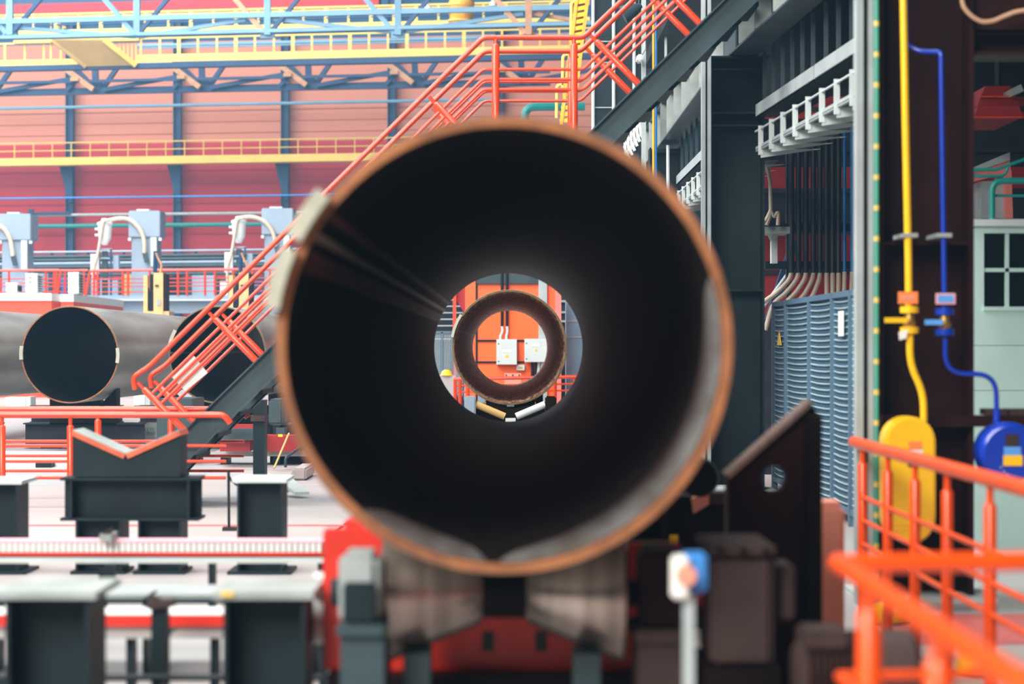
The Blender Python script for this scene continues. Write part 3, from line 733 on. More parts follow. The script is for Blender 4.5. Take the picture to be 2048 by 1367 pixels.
a = P(-60, 1354, 7.9); b = P(640, 1361, 7.9); b_(lr, 'rail', 'steel_dark', a, (b.x, 7.98, b.z))
for px in (0, 315, 600): b_(lr, 'support', 'steel_dark', (P(px-8, 0, 7.9).x, 7.9, 0), (P(px+8, 0, 7.9).x, 7.97, b.z))
hp = thing('hose_post', 'slim dark post with clamp and hanging black hose', 'post', (P(318, 0, 8.2).x, 8.25, 0))
b_(hp, 'upright', 'steel_dark', (P(302, 0, 8.2).x, 8.2, 0), (P(334, 0, 8.2).x, 8.27, P(0, 1208, 8.2).z))
MB().bar(P(296, 1210, 8.2), P(350, 1203, 8.2), .06, .03).build('clamp', 'gear_brown', hp)
MB().bar(P(308, 1208, 8.2), P(312, 1192, 8.2), .03, .03).build('clamp_screw', 'gear_brown', hp)
t_(hp, 'hose', 'black', [P(x, y, 8.19) for x, y in curve([(352, 1255), (340, 1264), (331, 1290), (329, 1320), (333, 1345), (336, 1400), (330, 1480)])], .008, 8)
# block and trench cover lying on the far floor
cb = thing('concrete_block', 'pale concrete block with lifting handle on the floor behind the pipe', 'block', (P(600, 0, 24).x, 24.4, 0))
MB().pbox(584, 936, 612, 960, 22.9, 1.0).build('block', 'floor_concrete', cb, bevel=.02)
t_(cb, 'handle', 'steel_grey', fillet([P(571, 934, 25), P(571, 915, 25), P(600, 895, 25.6)], .1), .018, 8)
cb.location.z = 0
tc = thing('trench_cover', 'long pale concrete kerb beside the concrete block', 'kerb', (P(565, 0, 24).x, 25, 0))
MB().prism([Vector((P(530, 0, 21).x, 21, 0)), Vector((P(572, 0, 21).x, 21, 0)), Vector((P(584, 0, 22.8).x, 22.8, 0)), Vector((P(548, 0, 22.8).x, 22.8, 0))], (0, 0, .1)).build('kerb', 'floor_concrete', tc)
MB().bar(P(566, 960, 20.6)+Vector((0, 0, .02)), P(604, 982, 20.2)+Vector((0, 0, -.02)), .16, .03).build('ramp_plate', 'light_grey', tc)
# far machinery behind the stair foot
lg = thing('conveyor_frame', 'dark conveyor frame with red guard behind the stair foot', 'machine', (P(540, 0, 23).x, 24, 0))
b_(lg, 'leg', 'steel_dark', (P(506, 0, 22).x, 22, 0), (P(529, 0, 22).x, 22.25, P(0, 800, 22).z))
b_(lg, 'leg_cap', 'gear_brown', (P(502, 0, 22).x, 21.97, P(0, 842, 22).z), (P(531, 0, 22).x, 22.28, P(0, 830, 22).z))
MB().pbox(440, 848, 506, 856, 25, .1).build('red_guard', 'wall_crimson', lg); MB().pbox(440, 880, 500, 902, 25.6, .3).build('red_panel', 'wall_crimson', lg)
MB().pbox(440, 857, 520, 880, 25.5, .4).build('frame_beam', 'steel_grey', lg)
MB().pbox(537, 798, 565, 848, 24.5, .6).build('grey_cover', 'steel_grey', lg, bevel=.02); MB().pbox(552, 855, 569, 868, 24.4, .3).build('sensor_box', 'steel_grey', lg)
MB().pbox(556, 868, 565, 873, 24.38, .02).build('yellow_tag', 'yellow', lg)
MB().pbox(530, 870, 600, 902, 25.8, .3).build('red_panel', 'wall_crimson', lg)
MB().pbox(540, 850, 620, 935, 26.2, .5).build('dark_body', 'steel_black', lg)
MB().pbox(430, 902, 700, 912, 26, .5).build('plinth', 'floor_concrete', lg)
for px in (440, 545, 640): b_(lg, 'support', 'steel_dark', (P(px, 0, 26).x, 26.05, 0), (P(px+14, 0, 26).x, 26.4, P(0, 850, 26).z))
pts = [P(578, 866, 23.6), P(548, 936, 23.2)]
t_(lg, 'chain', 'yellow_ramp', pts, .012, 6)
ft = thing('floor_stand', 'small black T shaped floor stand on the white floor', 'stand', (P(458, 0, 16.6).x, 16.6, 0))
zf = .005
t_(ft, 'stem', 'black', [Vector((P(458, 0, 16.6).x, 16.6, .02)), P(457, 940, 16.6)], .012, 8)
b_(ft, 'foot', 'black', (P(446, 0, 16.6).x, 16.55, 0), (P(472, 0, 16.6).x, 16.65, .03))
t_(ft, 'brace', 'black', [P(458, 950, 16.6), P(463, 962, 16.6), P(474, 970, 16.6)], .008, 8)

# ================================================================== roller stand under the huge pipe
rs = thing('roller_stand', 'red roller stand with two steel cones carrying the huge pipe', 'roller stand', (0, 7.0, 0))
YR, ZR = 6.95, H-.842
for s, xa, xb in ((-1, -.44, -.095), (1, .40, .055)):
    prof = [(0, .205), (.012, .23), (.03, .234), (abs(xa-xb)-.015, .112), (abs(xa-xb), .1)]
    MB().lathe((xa, YR, ZR), (-s, 0, 0), prof, 40).build('cone_roller', 'roller_steel', rs, smooth=True)
MB().lathe((-.095, YR, ZR), (1, 0, 0), [(0, .088), (.15, .088)], 24).build('shaft', 'steel_black', rs, smooth=True)
MB().lathe((-.62, YR, ZR), (1, 0, 0), [(0, .05), (1.05, .05)], 16).build('axle', 'steel_dark', rs, smooth=True)
YP = 7.35
zt = P(0, 1058, YP).z; zl = P(0, 1340, YP).z
a, b = P(646, 0, YP).x, P(782, 0, YP).x
b_(rs, 'side_plate', 'red_paint', (a, YP, zl), (b, YP+.08, zt), .006)
b_(rs, 'side_plate', 'red_paint', (.40, YP, zl), (.62, YP+.08, zt-.05), .006)
b_(rs, 'plate_cap', 'red_paint', (P(685, 0, YP).x, YP+.08, zt-.1), (P(748, 0, YP).x, YP+.3, zt+.02))
b_(rs, 'cross_plate', 'red_paint', (b-.02, YP+.01, zl), (.42, YP+.06, P(0, 1235, YP).z))
for px in (964, 1070): MB().pbox(px, 1262, px+24, 1302, YP+.004, .05).build('slot', 'black', rs)
b_(rs, 'sill', 'steel_black', (-.66, YP-.12, 0), (.62, YP+.3, zl))
for px in (806, 1147): MB().pbox(px, 1308, px+54, 1420, 6.75, .2).build('bracket_leg', 'steel_grey', rs)
# bearing on the left
MB().pbox(676, 1106, 758, 1252, 6.55, .22).build('bearing_housing', 'bearing_grey', rs, bevel=.025)
MB().pbox(686, 1165, 752, 1246, 6.53, .03).build('bearing_cover', 'steel_dark', rs, bevel=.008)
MB().pbox(672, 1250, 770, 1275, 6.5, .3).build('bearing_foot', 'steel_grey', rs, bevel=.008)
b_(rs, 'pedestal', 'steel_grey', P(680, 1275, 6.53), (P(768, 0, 6.53).x, 6.85, 0))
MB().lathe(P(630, 1240, 7.6), (1, 0, 0), [(0, .09), (.15, .09)], 20).build('hub', 'light_grey', rs, smooth=True)
MB().lathe(P(630, 1170, 7.6), (1, 0, 0), [(0, .05), (.15, .05)], 20).build('hub', 'light_grey', rs, smooth=True)
# drive side
dg = thing('drive_gearbox', 'dark brown gearbox at the drive side of the roller stand', 'gearbox', (P(1485, 0, 6.6).x, 6.8, 0))
MB().pbox(1422, 1108, 1548, 1335, 6.6, .4).build('housing', 'gear_brown', dg, bevel=.02)
MB().pbox(1416, 1092, 1552, 1110, 6.57, .46).build('cover', 'gear_brown', dg, bevel=.006)
MB().pbox(1556, 1130, 1590, 1240, 6.7, .2).build('flange', 'gear_brown', dg, bevel=.01)
b_(dg, 'base', 'steel_black', P(1410, 1335, 6.55), (P(1560, 0, 6.55).x, 7.0, 0))
for k in range(3): MB().lathe(P(1440+k*46, 1100, 6.56), (0, -1, 0), [(0, .012), (.012, .012)], 6).build('bolt', 'steel_black', dg)
db = thing('drive_bearing', 'dark bearing block between the cone roller and the gearbox', 'bearing', (P(1325, 0, 6.7).x, 6.85, 0))
MB().pbox(1282, 1102, 1372, 1260, 6.7, .3).build('block', 'steel_brown', db, bevel=.02)
MB().pbox(1272, 1260, 1384, 1290, 6.66, .38).build('foot', 'gear_brown', db, bevel=.008)
b_(db, 'pedestal', 'gear_brown', P(1276, 1290, 6.68), (P(1378, 0, 6.68).x, 7.02, 0))
MB().lathe(P(1372, 1185, 6.85), (1, 0, 0), [(0, .05), (.055, .05)], 18).build('coupling', 'wall_crimson', db, smooth=True)
pg = thing('drive_motor', 'dark grey finned electric motor low beside the orange railing', 'motor', (P(1650, 0, 5.9).x, 6.1, 0))
MB().lathe(P(1588, 1350, 6.1), (1, 0, 0), [(0, .09), (.02, .125), (.21, .125), (.24, .1)], 28).build('body', 'gear_brown', pg, smooth=True)
for k in range(9): MB().lathe(P(1606+k*13, 1350, 6.1), (1, 0, 0), [(0, .138), (.008, .138)], 28).build('fin', 'steel_brown', pg)
MB().pbox(1610, 1262, 1700, 1300, 5.98, .2).build('terminal_box', 'gear_brown', pg, bevel=.01)
b_(pg, 'base', 'steel_black', (P(1575, 0, 5.9).x, 5.96, 0), (P(1760, 0, 5.9).x, 6.25, P(0, 1425, 6.0).z))
MB().lathe(P(1738, 1350, 6.1), (1, 0, 0), [(0, .1), (.03, .14), (.12, .14), (.14, .12)], 28).build('fan_cowl', 'gear_brown', pg, smooth=True)
se = thing('sensor_box', 'blue and white sensor box on a slim grey pole', 'sensor', (P(1378, 0, 5.7).x, 5.75, 0))
MB().pbox(1362, 1106, 1415, 1186, 5.7, .07).build('housing', 'blue_light', se, bevel=.01)
MB().pbox(1344, 1112, 1378, 1198, 5.66, .06).build('bracket', 'label_white', se, bevel=.008)
MB().lathe(P(1372, 1150, 5.66), (0, -1, 0), [(0, .03), (.015, .028)], 16).build('lens', 'terracotta', se)
b_(se, 'pole', 'channel_light', P(1367, 1192, 5.69), (P(1389, 0, 5.69).x, 5.72, 0))
# stop plate with round hole
sx = thing('stop_plate', 'tall dark brown stop plate with sloping top and round hole', 'plate', (P(1550, 0, 8.6).x, 8.65, 0))
def holed_plate():
    D, dep = 8.6, .12; c = P(1548, 957, D); r = 26/F*D; N = 32
    out = [P(*p, D) for p in ((1455, 955), (1590, 830), (1622, 806), (1640, 832), (1640, 1440), (1455, 1440))]
    for o in out[-2:]: o.z = 0
    bm = bmesh.new(); bm2 = []
    ring = [Vector((c.x+r*math.cos(2*math.pi*k/N), D, c.z+r*math.sin(2*math.pi*k/N))) for k in range(N)]
    # outer points sampled by angle so that the web can be bridged to the hole
    def hit(a):
        d = Vector((math.cos(a), 0, math.sin(a))); best = None
        for i in range(len(out)):
            p, q = out[i], out[(i+1) % len(out)]; e = q-p; den = d.x*e.z-d.z*e.x
            if abs(den) < 1e-9: continue
            w = p-c; t = (w.x*e.z-w.z*e.x)/den; s = (w.x*d.z-w.z*d.x)/den
            if t > 0 and -1e-6 <= s <= 1+1e-6 and (best is None or t < best): best = t
        return c+d*best
    angs = sorted(set([round(2*math.pi*k/N, 5) for k in range(N)]+[round(math.atan2(o.z-c.z, o.x-c.x) % (2*math.pi), 5) for o in out]))
    m = MB(); n = len(angs)
    inn = [Vector((c.x+r*math.cos(a), D, c.z+r*math.sin(a))) for a in angs]; ot = [hit(a) for a in angs]
    vs = inn+ot+[v+Vector((0, dep, 0)) for v in inn+ot]; fs = []
    for i in range(n):
        j = (i+1) % n
        fs += [(i, j, n+j, n+i), (2*n+i, 3*n+i, 3*n+j, 2*n+j), (i, 2*n+i, 2*n+j, j), (n+i, n+j, 3*n+j, 3*n+i)]
    m._add(vs, fs); return m
holed_plate().build('plate', 'steel_brown', sx)
p, q = P(1455, 952, 8.59), P(1622, 803, 8.59); MB().bar(p+Vector((0, .07, 0)), q+Vector((0, .07, 0)), .2, .02, (0, 0, 1)).build('top_flange', 'roller_steel', sx)
b_(sx, 'edge_flange', 'steel_black', (P(1612, 0, 8.55).x, 8.5, 0), (P(1641, 0, 8.55).x, 8.6, P(0, 830, 8.55).z))
pc = thing('guard_pillar', 'pale terracotta guard pillar behind the stop plate', 'pillar', (P(1665, 0, 9.6).x, 9.7, 0))
b_(pc, 'shaft', 'terracotta', (P(1628, 0, 9.6).x, 9.6, 0), (P(1690, 0, 9.6).x, 9.85, P(0, 1012, 9.6).z), .02)
b_(pc, 'cap', 'terracotta', (P(1628, 0, 9.6).x, 9.62, P(0, 1012, 9.6).z), (P(1682, 0, 9.6).x, 9.83, P(0, 1004, 9.6).z))
# second roller stand, mostly hidden behind the pipe, and its drive
for Y, nm in ((11.6, 'second'), (16.6, 'third')):
    r2 = thing('roller_stand', 'dark red roller stand under the huge pipe, %s from its rusty near end' % nm, 'roller stand', (0, Y, 0))
    for s, xa, xb in ((-1, -.44, -.095), (1, .40, .055)):
        MB().lathe((xa, Y, ZR), (-s, 0, 0), [(0, .195), (.012, .215), (.03, .217), (abs(xa-xb), .1)], 32).build('cone_roller', 'roller_steel', r2, smooth=True)
    MB().lathe((-.6, Y, ZR), (1, 0, 0), [(0, .05), (1.5, .05)], 16).build('axle', 'steel_dark', r2, smooth=True)
    for x in (-.58, .5): b_(r2, 'bearing_block', 'wall_crimson', (x-.08, Y-.15, 0), (x+.08, Y+.15, ZR+.12))
    b_(r2, 'base', 'steel_black', (-.7, Y-.3, 0), (.75, Y+.3, .22))
    b_(r2, 'gearbox', 'steel_black', (.68, Y-.2, 0), (1.0, Y+.25, ZR+.1), .02)
fd = thing('drive_guard', 'dark guard with pinkish corner beside the steel column foot', 'guard', (P(1400, 0, 11).x, 11.2, 0))
MB().lathe(P(1396, 952, 10.8), (0, -1, 0), [(0, .1), (.1, .105), (.14, .09)], 24).build('drum', 'steel_black', fd, smooth=True)
b_(fd, 'body', 'steel_black', (P(1330, 0, 11).x, 10.9, 0), (P(1452, 0, 11).x, 11.3, P(0, 990, 11).z))
MB().ppoly([(1384, 996), (1418, 984), (1418, 1008), (1388, 1026)], 10.85, .06).build('corner', 'terracotta', fd)
MB().pbox(1420, 985, 1460, 1008, 10.86, .2).build('cap', 'gear_brown', fd)
MB().pbox(1340, 1070, 1356, 1090, 10.85, .04).build('yellow_tag', 'yellow', fd)
b_(fd, 'foot_plate', 'steel_black', (P(1300, 0, 11).x, 10.8, 0), (P(1470, 0, 11).x, 11.4, .1))

# ================================================================== right bay: deck, walls, columns
struct(b_(None, 'ceiling', 'steel_dark', (2.2, 6, H+4.6), (16, 33, H+4.8)))
CE = bpy.data.objects['ceiling']
wr = struct(b_(None, 'wall_right', 'wall_dark', (12, 4, 0), (12.3, 46, H+4.6)))
wq = struct(b_(None, 'wall_rear', 'wall_dark', (2.95, 27.2, H+1.6), (12, 27.4, H+4.6)))
b_(wq, 'red_lower_cladding', 'wall_crimson', (2.95, 27.15, 0), (12, 27.35, H+1.6))
for k in range(9): b_(wq, 'cladding_rib', 'wall_crimson' if k < 4 else 'wall_dark', (2.95, 27.1, .3+k*.55), (12, 27.15 if k < 4 else 27.2, .36+k*.55))
for k in range(2): b_(wq, 'red_band', 'wall_crimson', (2.95, 27.12, H+2.15+k*.95), (12, 27.2, H+2.45+k*.95))

def hcol(lab, x0, x1, y0, y1, ztop, m, stiff, tf=.02):
    t = thing('steel_column', lab, 'column', ((x0+x1)/2, (y0+y1)/2, 0))
    MB().ibeam(((x0+x1)/2, (y0+y1)/2, 0), ((x0+x1)/2, (y0+y1)/2, ztop), x1-x0, y1-y0, tf, .02, up=(1, 0, 0)).build('shaft', m, t)
    for z in stiff: b_(t, 'stiffener', m, (x0+tf, y0+.01, z), (x1-tf, y1-.01, z+.018))
    b_(t, 'base_plate', 'light_grey', (x0-.12, y0-.12, 0), (x1+.12, y1+.12, .03))
    return t
c2 = hcol('tall dark steel column beside the blue mesh fence', 2.085, 2.655, 21, 21.5, H+3.03, 'steel_dark', [P(0, y, 21).z for y in (140, 227, 252, 582)])
b_(c2, 'cap_plate', 'steel_dark', (2.06, 20.95, H+3.03), (2.7, 21.55, H+3.05))
hcol('dark steel column behind the stair stringer, next to the yellow conduit', 2.08, 2.54, 30, 30.4, H+3.0, 'steel_dark', [P(0, y, 30).z for y in (305,)])
# runway girder on the columns
def girder(lab, p, q, n):
    t = thing('runway_girder', lab, 'girder', (Vector(p)+Vector(q))/2-Vector((0, 0, .3)))
    p, q = Vector(p), Vector(q)
    MB().ibeam(p, q, .6, .3, .02, .016).build('beam', 'steel_grey', t)
    for k in range(1, n): c = p.lerp(q, k/n); b_(t, 'stiffener', 'steel_edge', c+Vector((-.165, -.008, -.28)), c+Vector((-.008, .008, .28)))
    return t
girder('grey runway girder behind the stair with pale web panels', (2.39, 21.3, H+3.36), (2.39, 34.8, H+3.36), 11)
girder('dark runway girder over the tall column beside the fence', (2.85, 12.6, H+3.36), (2.42, 21.25, H+3.36), 9)

def VX(D): return 2.55+.057*(21-D)
def tray(lab, D0, D1, X, n):
    t = thing('cable_tray', lab, 'cable tray', (X(D0), (D0+D1)/2, H+2.40))
    z0 = H+2.41
    MB().prism([Vector((X(D0), D0, z0)), Vector((X(D1), D1, z0)), Vector((X(D1), D1, z0+.13)), Vector((X(D0), D0, z0+.13))], (.02, 0, 0)).build('side_channel', 'channel_light', t)
    MB().prism([Vector((X(D0), D0, z0)), Vector((X(D1), D1, z0)), Vector((X(D1)+.4, D1, z0)), Vector((X(D0)+.4, D0, z0))], (0, 0, .01)).build('bottom', 'steel_dark', t)
    for k in range(n):
        D = D0+(D1-D0)*(k+.5)/n; x = X(D)+.05
        l_(t, 'hanger', 'steel_grey', (x, D, z0+.1), (x, D, H+3.06), .035, .035)
    for k in range(3): MB().tube([Vector((X(D0)+.1+k*.09, D0, z0+.05)), Vector((X(D1)+.1+k*.09, D1, z0+.05))], .035, 8).build('cable', 'salmon_cable' if k == 1 else 'channel_light', t, smooth=True)
    return t
tray('pale grey cable tray hung under the dark runway girder', 16.0, 18.0, VX, 4)
tray('pale grey cable tray ending at the tall column', 18.06, 20.95, VX, 6)
tray('pale grey cable tray between the columns behind the stair', 21.8, 29.6, lambda D: 2.44, 10)
def ledge(lab, D0, D1, X, n, zr=2.05):
    t = thing('bracket_ledge', lab, 'ledge', (X(D0), (D0+D1)/2, H+zr-.2))
    z0 = H+zr
    MB().prism([Vector((X(D0), D0, z0)), Vector((X(D1), D1, z0)), Vector((X(D1), D1, z0+.05)), Vector((X(D0), D0, z0+.05))], (.03, 0, 0)).build('edge_channel', 'channel_light', t)
    MB().prism([Vector((X(D0), D0, z0+.01)), Vector((X(D1), D1, z0+.01)), Vector((X(D1)+.5, D1, z0+.01)), Vector((X(D0)+.5, D0, z0+.01))], (0, 0, .01)).build('plate', 'steel_grey', t)
    t_(t, 'guard_wire', 'light_grey', [Vector((X(D0), D0, z0+.21)), Vector((X(D1), D1, z0+.21))], .012, 6)
    for k in range(n):
        D = D0+(D1-D0)*(k+.5)/n; x = X(D)
        l_(t, 'post', 'light_grey', (x, D, z0-.06), (x, D, z0+.24), .05, .02)
        MB().prism([Vector((x, D, z0)), Vector((x+.62, D, z0)), Vector((x, D, z0-.09))], (0, .012, 0)).build('bracket', 'light_grey', t)
        l_(t, 'hanger', 'steel_edge', (x+.25, D, z0), (x+.25, D, H+2.41), .025, .025)
ledge('pale bracket ledge with small posts below the cable tray', 16.2, 20.95, VX, 8)
ledge('pale bracket ledge between the columns behind the stair', 22, 29.5, lambda D: 2.44, 10)

# service channels on the left of the tall column
sc = thing('service_channel', 'pair of pale service channels up the tall column', 'channel', (2.03, 20.9, 0))
for px, w in ((1404, 7), (1415, 7)): b_(sc, 'channel', 'channel_light', (P(px, 0, 20.7).x, 20.7, .05), (P(px+w, 0, 20.7).x, 20.82, H+4.4))
b_(sc, 'foot', 'light_grey', (P(1418, 0, 20.5).x, 20.4, 0), (P(1462, 0, 20.5).x, 20.85, .09))
b_(sc, 'backing', 'steel_brown', (P(1403, 0, 20.82).x, 20.82, 0), (P(1422, 0, 20.82).x, 20.86, H+4.4))
sc = thing('service_channel', 'pale service channel and thin pipes beside the farther column', 'channel', (P(1290, 0, 29.7).x, 29.7, 0))
b_(sc, 'channel', 'channel_light', (P(1284, 0, 29.7).x, 29.7, 0), (P(1292, 0, 29.7).x, 29.85, H+5.4))
b_(sc, 'channel', 'light_grey', (P(1330, 0, 29.6).x, 29.6, H+3.67), (P(1334, 0, 29.6).x, 29.7, H+5.4))
t_(sc, 'pipe', 'light_grey', [P(1336, 470, 29.6), P(1336, 290, 29.6)], .025, 8)
yb = thing('conduit_pair', 'thin yellow and blue conduits side by side behind the stair stringer', 'conduit', (P(1309, 0, 29.5).x, 29.5, 0))
t_(yb, 'conduit', 'amber', [Vector((P(1307, 0, 29.5).x, 29.5, 0)), P(1307, -60, 29.5)], .018, 8)
t_(yb, 'conduit', 'conduit_blue', [Vector((P(1312, 0, 29.5).x, 29.5, 0)), P(1312, -60, 29.5)], .018, 8)
# dark cladding behind the upper stair flight
dc = thing('cladding_screen', 'dark blue grey cladding screen behind the upper stair flight', 'screen', (P(1260, 0, 35).x, 35, 0))
for k in range(4):
    xa = 1186+k*41; b_(dc, 'panel', 'steel_dark', (P(xa+.5, 0, 35).x, 35, 0), (P(xa+40, 0, 35).x, 35.1, H+6.6))
    t_(dc, 'seam_pipe', 'light_grey', [Vector((P(xa, 0, 35).x, 34.93, 0)), Vector((P(xa, 0, 35).x, 34.93, H+6.6))], .03, 8)
for y in (83, 125, 215): l_(dc, 'seam', 'steel_edge', P(1187, y, 34.97), P(1224, y, 34.97), .03, .02)
sl_ = thing('wall_lamp', 'grey hood lamp hanging beside the upper stair handrails', 'lamp', P(1262, 30, 27))
MB().lathe(P(1246, 30, 27), (.8, 0, .42), [(0, .13), (.05, .12), (.16, .09), (.24, .05), (.28, .03)], 18).build('hood', 'steel_grey', sl_, smooth=True)
t_(sl_, 'arm', 'steel_dark', [P(1278, 10, 27), P(1284, -30, 27.2), P(1300, -40, 29.8)], .02, 8)
jb = thing('junction_box', 'small white junction box on the pale service channel', 'box', P(1281, 115, 29.5))
MB().pbox(1274, 108, 1286, 122, 29.4, .28).build('box', 'white_paint', jb, bevel=.02); t_(jb, 'cable', 'steel_edge', [P(1284, 108, 29.45), P(1289, 100, 29.5), P(1290, 80, 29.6)], .015, 6)
wk = thing('ribbed_rack', 'white ribbed cable rack below the stair stringer', 'rack', (P(1268, 0, 31).x, 31, 0))
b_(wk, 'mast', 'steel_grey', (P(1262, 0, 31.3).x, 31.2, 0), (P(1276, 0, 31.3).x, 31.3, P(0, 240, 31).z))
for k in range(7): MB().ppoly([(1246+k*6, 292-k*9), (1250+k*6, 292-k*9), (1262+k*5, 318-k*9), (1257+k*5, 320-k*9)], 31-k*.02, .08).build('rib', 'white_paint', wk)
for k in range(7): MB().ppoly([(1246+k*6, 252-k*4), (1250+k*6, 248-k*4), (1254+k*6, 316-k*9), (1249+k*6, 318-k*9)], 31.1, .05).build('slat', 'label_white', wk)
# yellow inclined ladder
ld = thing('caged_ladder', 'amber inclined ladder way behind the stair landing', 'ladder', (P(1130, 0, 37).x, 37, 0))
pa, pb = P(1158, -40, 37), P(1122, 250, 37)
for dx in (0, .2):
    l_(ld, 'stile', 'amber', pb+Vector((dx, 0, 0)), pa+Vector((dx, 0, 0)), .06, .1)
for k in range(22): c = pb.lerp(pa, (k+.5)/22); l_(ld, 'rung', 'yellow', c-Vector((.03, .0, 0)), c+Vector((.23, 0, .05)), .05, .07)
for k, (x, y) in enumerate(((1143, 2), (1126, 108), (1114, 168))): t_(ld, 'cage_hoop', 'yellow_pale', fillet([P(x+14, y, 37.1), P(x, y+2, 37.1), P(x-1, y+68, 37.1)], .08), .03, 6)
l_(ld, 'hanger', 'amber', pa+Vector((.1, 0, 0)), Vector((P(1195, 0, 35.2).x, 35.2, H+6.4)), .08, .08)
b_(ld, 'side_sheet', 'tan_steel', (P(1146, 0, 37.2).x, 37.15, P(0, 90, 37).z), (P(1170, 0, 37.2).x, 37.2, P(0, -40, 37).z))
t_(None, 'green_service_pipe', 'green_pipe', fillet([Vector((P(1050, 0, 60).x, 60, 0)), P(1050, 214, 60), P(1170, 213, 60)], .3), .12, 8)
tag(bpy.data.objects['green_service_pipe'], 'dull green pipe behind the stair landing bars', 'pipe')

# ================================================================== mesh fence
fe = thing('mesh_fence', 'blue grey wire mesh fence beside the tall dark column', 'fence', (2.85, 18, 0))
def FX(D): return 2.81+(21.4-D)*.0167
FD = [21.4, 20.55, 19.1, 17.85, 16.98, 15.7]
zf0, zf1 = .12, H+.49
for D in FD: x = FX(D); b_(fe, 'post', 'fence_blue', (x-.03, D-.03, 0), (x+.03, D+.03, zf1))
for i in range(5):
    a, b = FD[i], FD[i+1]
    for z in (zf0, zf1-.02): l_(fe, 'frame_rail', 'fence_blue', (FX(a), a, z), (FX(b), b, z), .05, .05)
    m = MB()
    z = zf0+.06
    while z < zf1-.03:
        pts = [Vector((FX(a+(b-a)*u), a+(b-a)*u, z-.012*math.sin(math.pi*u))) for u in (0, .33, .66, 1)]; m.tube(pts, .008, 5, caps=False); z += .056
    m.build('wire_mesh', 'mesh_wire', fe, kind='stuff')
    m = MB(); n = int((a-b)/.035); hgt = zf1-zf0
    for s in (1, -1):
        k = -int(hgt/.045)
        while k*.045 < (a-b):
            u0 = max(0, k*.045); u1 = min(a-b, k*.045+hgt)
            if u1 > u0:
                za, zb_ = (u0-k*.045), (u1-k*.045)
                if s < 0: za, zb_ = hgt-za, hgt-zb_
                m.bar((FX(a-u0)+.012, a-u0, zf0+za), (FX(a-u1)+.012, a-u1, zf0+zb_), .006, .006)
            k += 1
    m.build('diamond_mesh', 'fence_blue', fe, kind='stuff')
D = 17.45; MB().box((FX(D)-.03, D-.22, P(0, 672, D).z), (FX(D)-.02, D+.02, P(0, 622, D).z)).build('notice', 'label_white', fe)
D = 20.9; MB().prism([Vector((FX(D)-.03, D-.16, P(0, 690, D).z)), Vector((FX(D)-.03, D+.16, P(0, 690, D).z)), Vector((FX(D)-.03, D, P(0, 664, D).z))], (.008, 0, 0)).build('warning_triangle', 'yellow', fe)

# ================================================================== conduit bundle behind the fence
cd = thing('conduit_bundle', 'row of dark vertical conduits ending in grey hoses behind the fence', 'conduits', (P(1640, 0, 23.4).x, 23.4, 0))
xs = [1583, 1597, 1612, 1627, 1640, 1653, 1665, 1677, 1689, 1704]
for i, px in enumerate(xs):
    m = 'conduit_blue' if px in (1689, 1704) else 'conduit_dark'  # two dark conduits coloured blue to paint a bright reflection
    t_(cd, 'conduit', m if m != 'conduit_blue' else 'conduit_blue', [P(px, 250, 23.4), P(px, 545, 23.4)], .034 if m == 'conduit_dark' else .022, 8)
    bend = (60-i*9) if i < 5 else -6+i
    t_(cd, 'hose', 'hose', [P(x, y, 23.4) for x, y in curve([(px, 543), (px-bend*.1, 560), (px-bend*.5, 585), (px-bend, 610), (px-bend*1.3, 660)])], .026, 8)
for y in (455, 530): l_(cd, 'clamp_rail', 'steel_dark', P(1530, y, 23.5), P(1722, y, 23.5), .06, .09)
for px in (1572, 1720): b_(cd, 'upright', 'wall_dark', (P(px, 0, 23.6).x, 23.55, 0), (P(px+10, 0, 23.6).x, 23.65, H+3))
ss = thing('wall_shelf', 'grey steel shelf with loose pale cables beside the column', 'shelf', P(1550, 466, 22.6))
MB().pbox(1526, 453, 1580, 466, 22.6, .5).build('board', 'steel_edge', ss)
MB().pbox(1543, 466, 1555, 526, 22.8, .12).build('bracket', 'light_grey', ss)
MB().ppoly([(1536, 470), (1543, 470), (1543, 486)], 22.85, .03).build('gusset', 'light_grey', ss)
for pts in (curve([(1533, 330), (1540, 360), (1541, 390), (1541, 425), (1533, 450)]), curve([(1541, 420), (1548, 432), (1556, 426), (1556, 450)]), curve([(1541, 422), (1532, 440), (1526, 442)])):
    t_(ss, 'cable', 'hose', [P(x, y, 22.55) for x, y in pts], .022, 8)
dg_ = thing('brace_plate', 'dark blue diagonal brace plate beside the column', 'brace', (P(1560, 0, 24).x, 24, 0))
MB().prism([P(1530, 640, 24), P(1582, 480, 24), P(1600, 480, 24), P(1548, 640, 24)], (0, .1, 0)).build('plate', 'blue_steel', dg_)
b_(dg_, 'foot', 'wall_dark', (P(1528, 0, 24).x, 24, 0), (P(1550, 0, 24).x, 24.1, P(0, 638, 24).z))
t_(dg_, 'edge_pipe', 'light_grey', [P(1528, 612, 23.9), P(1577, 545, 23.9)], .02, 8)

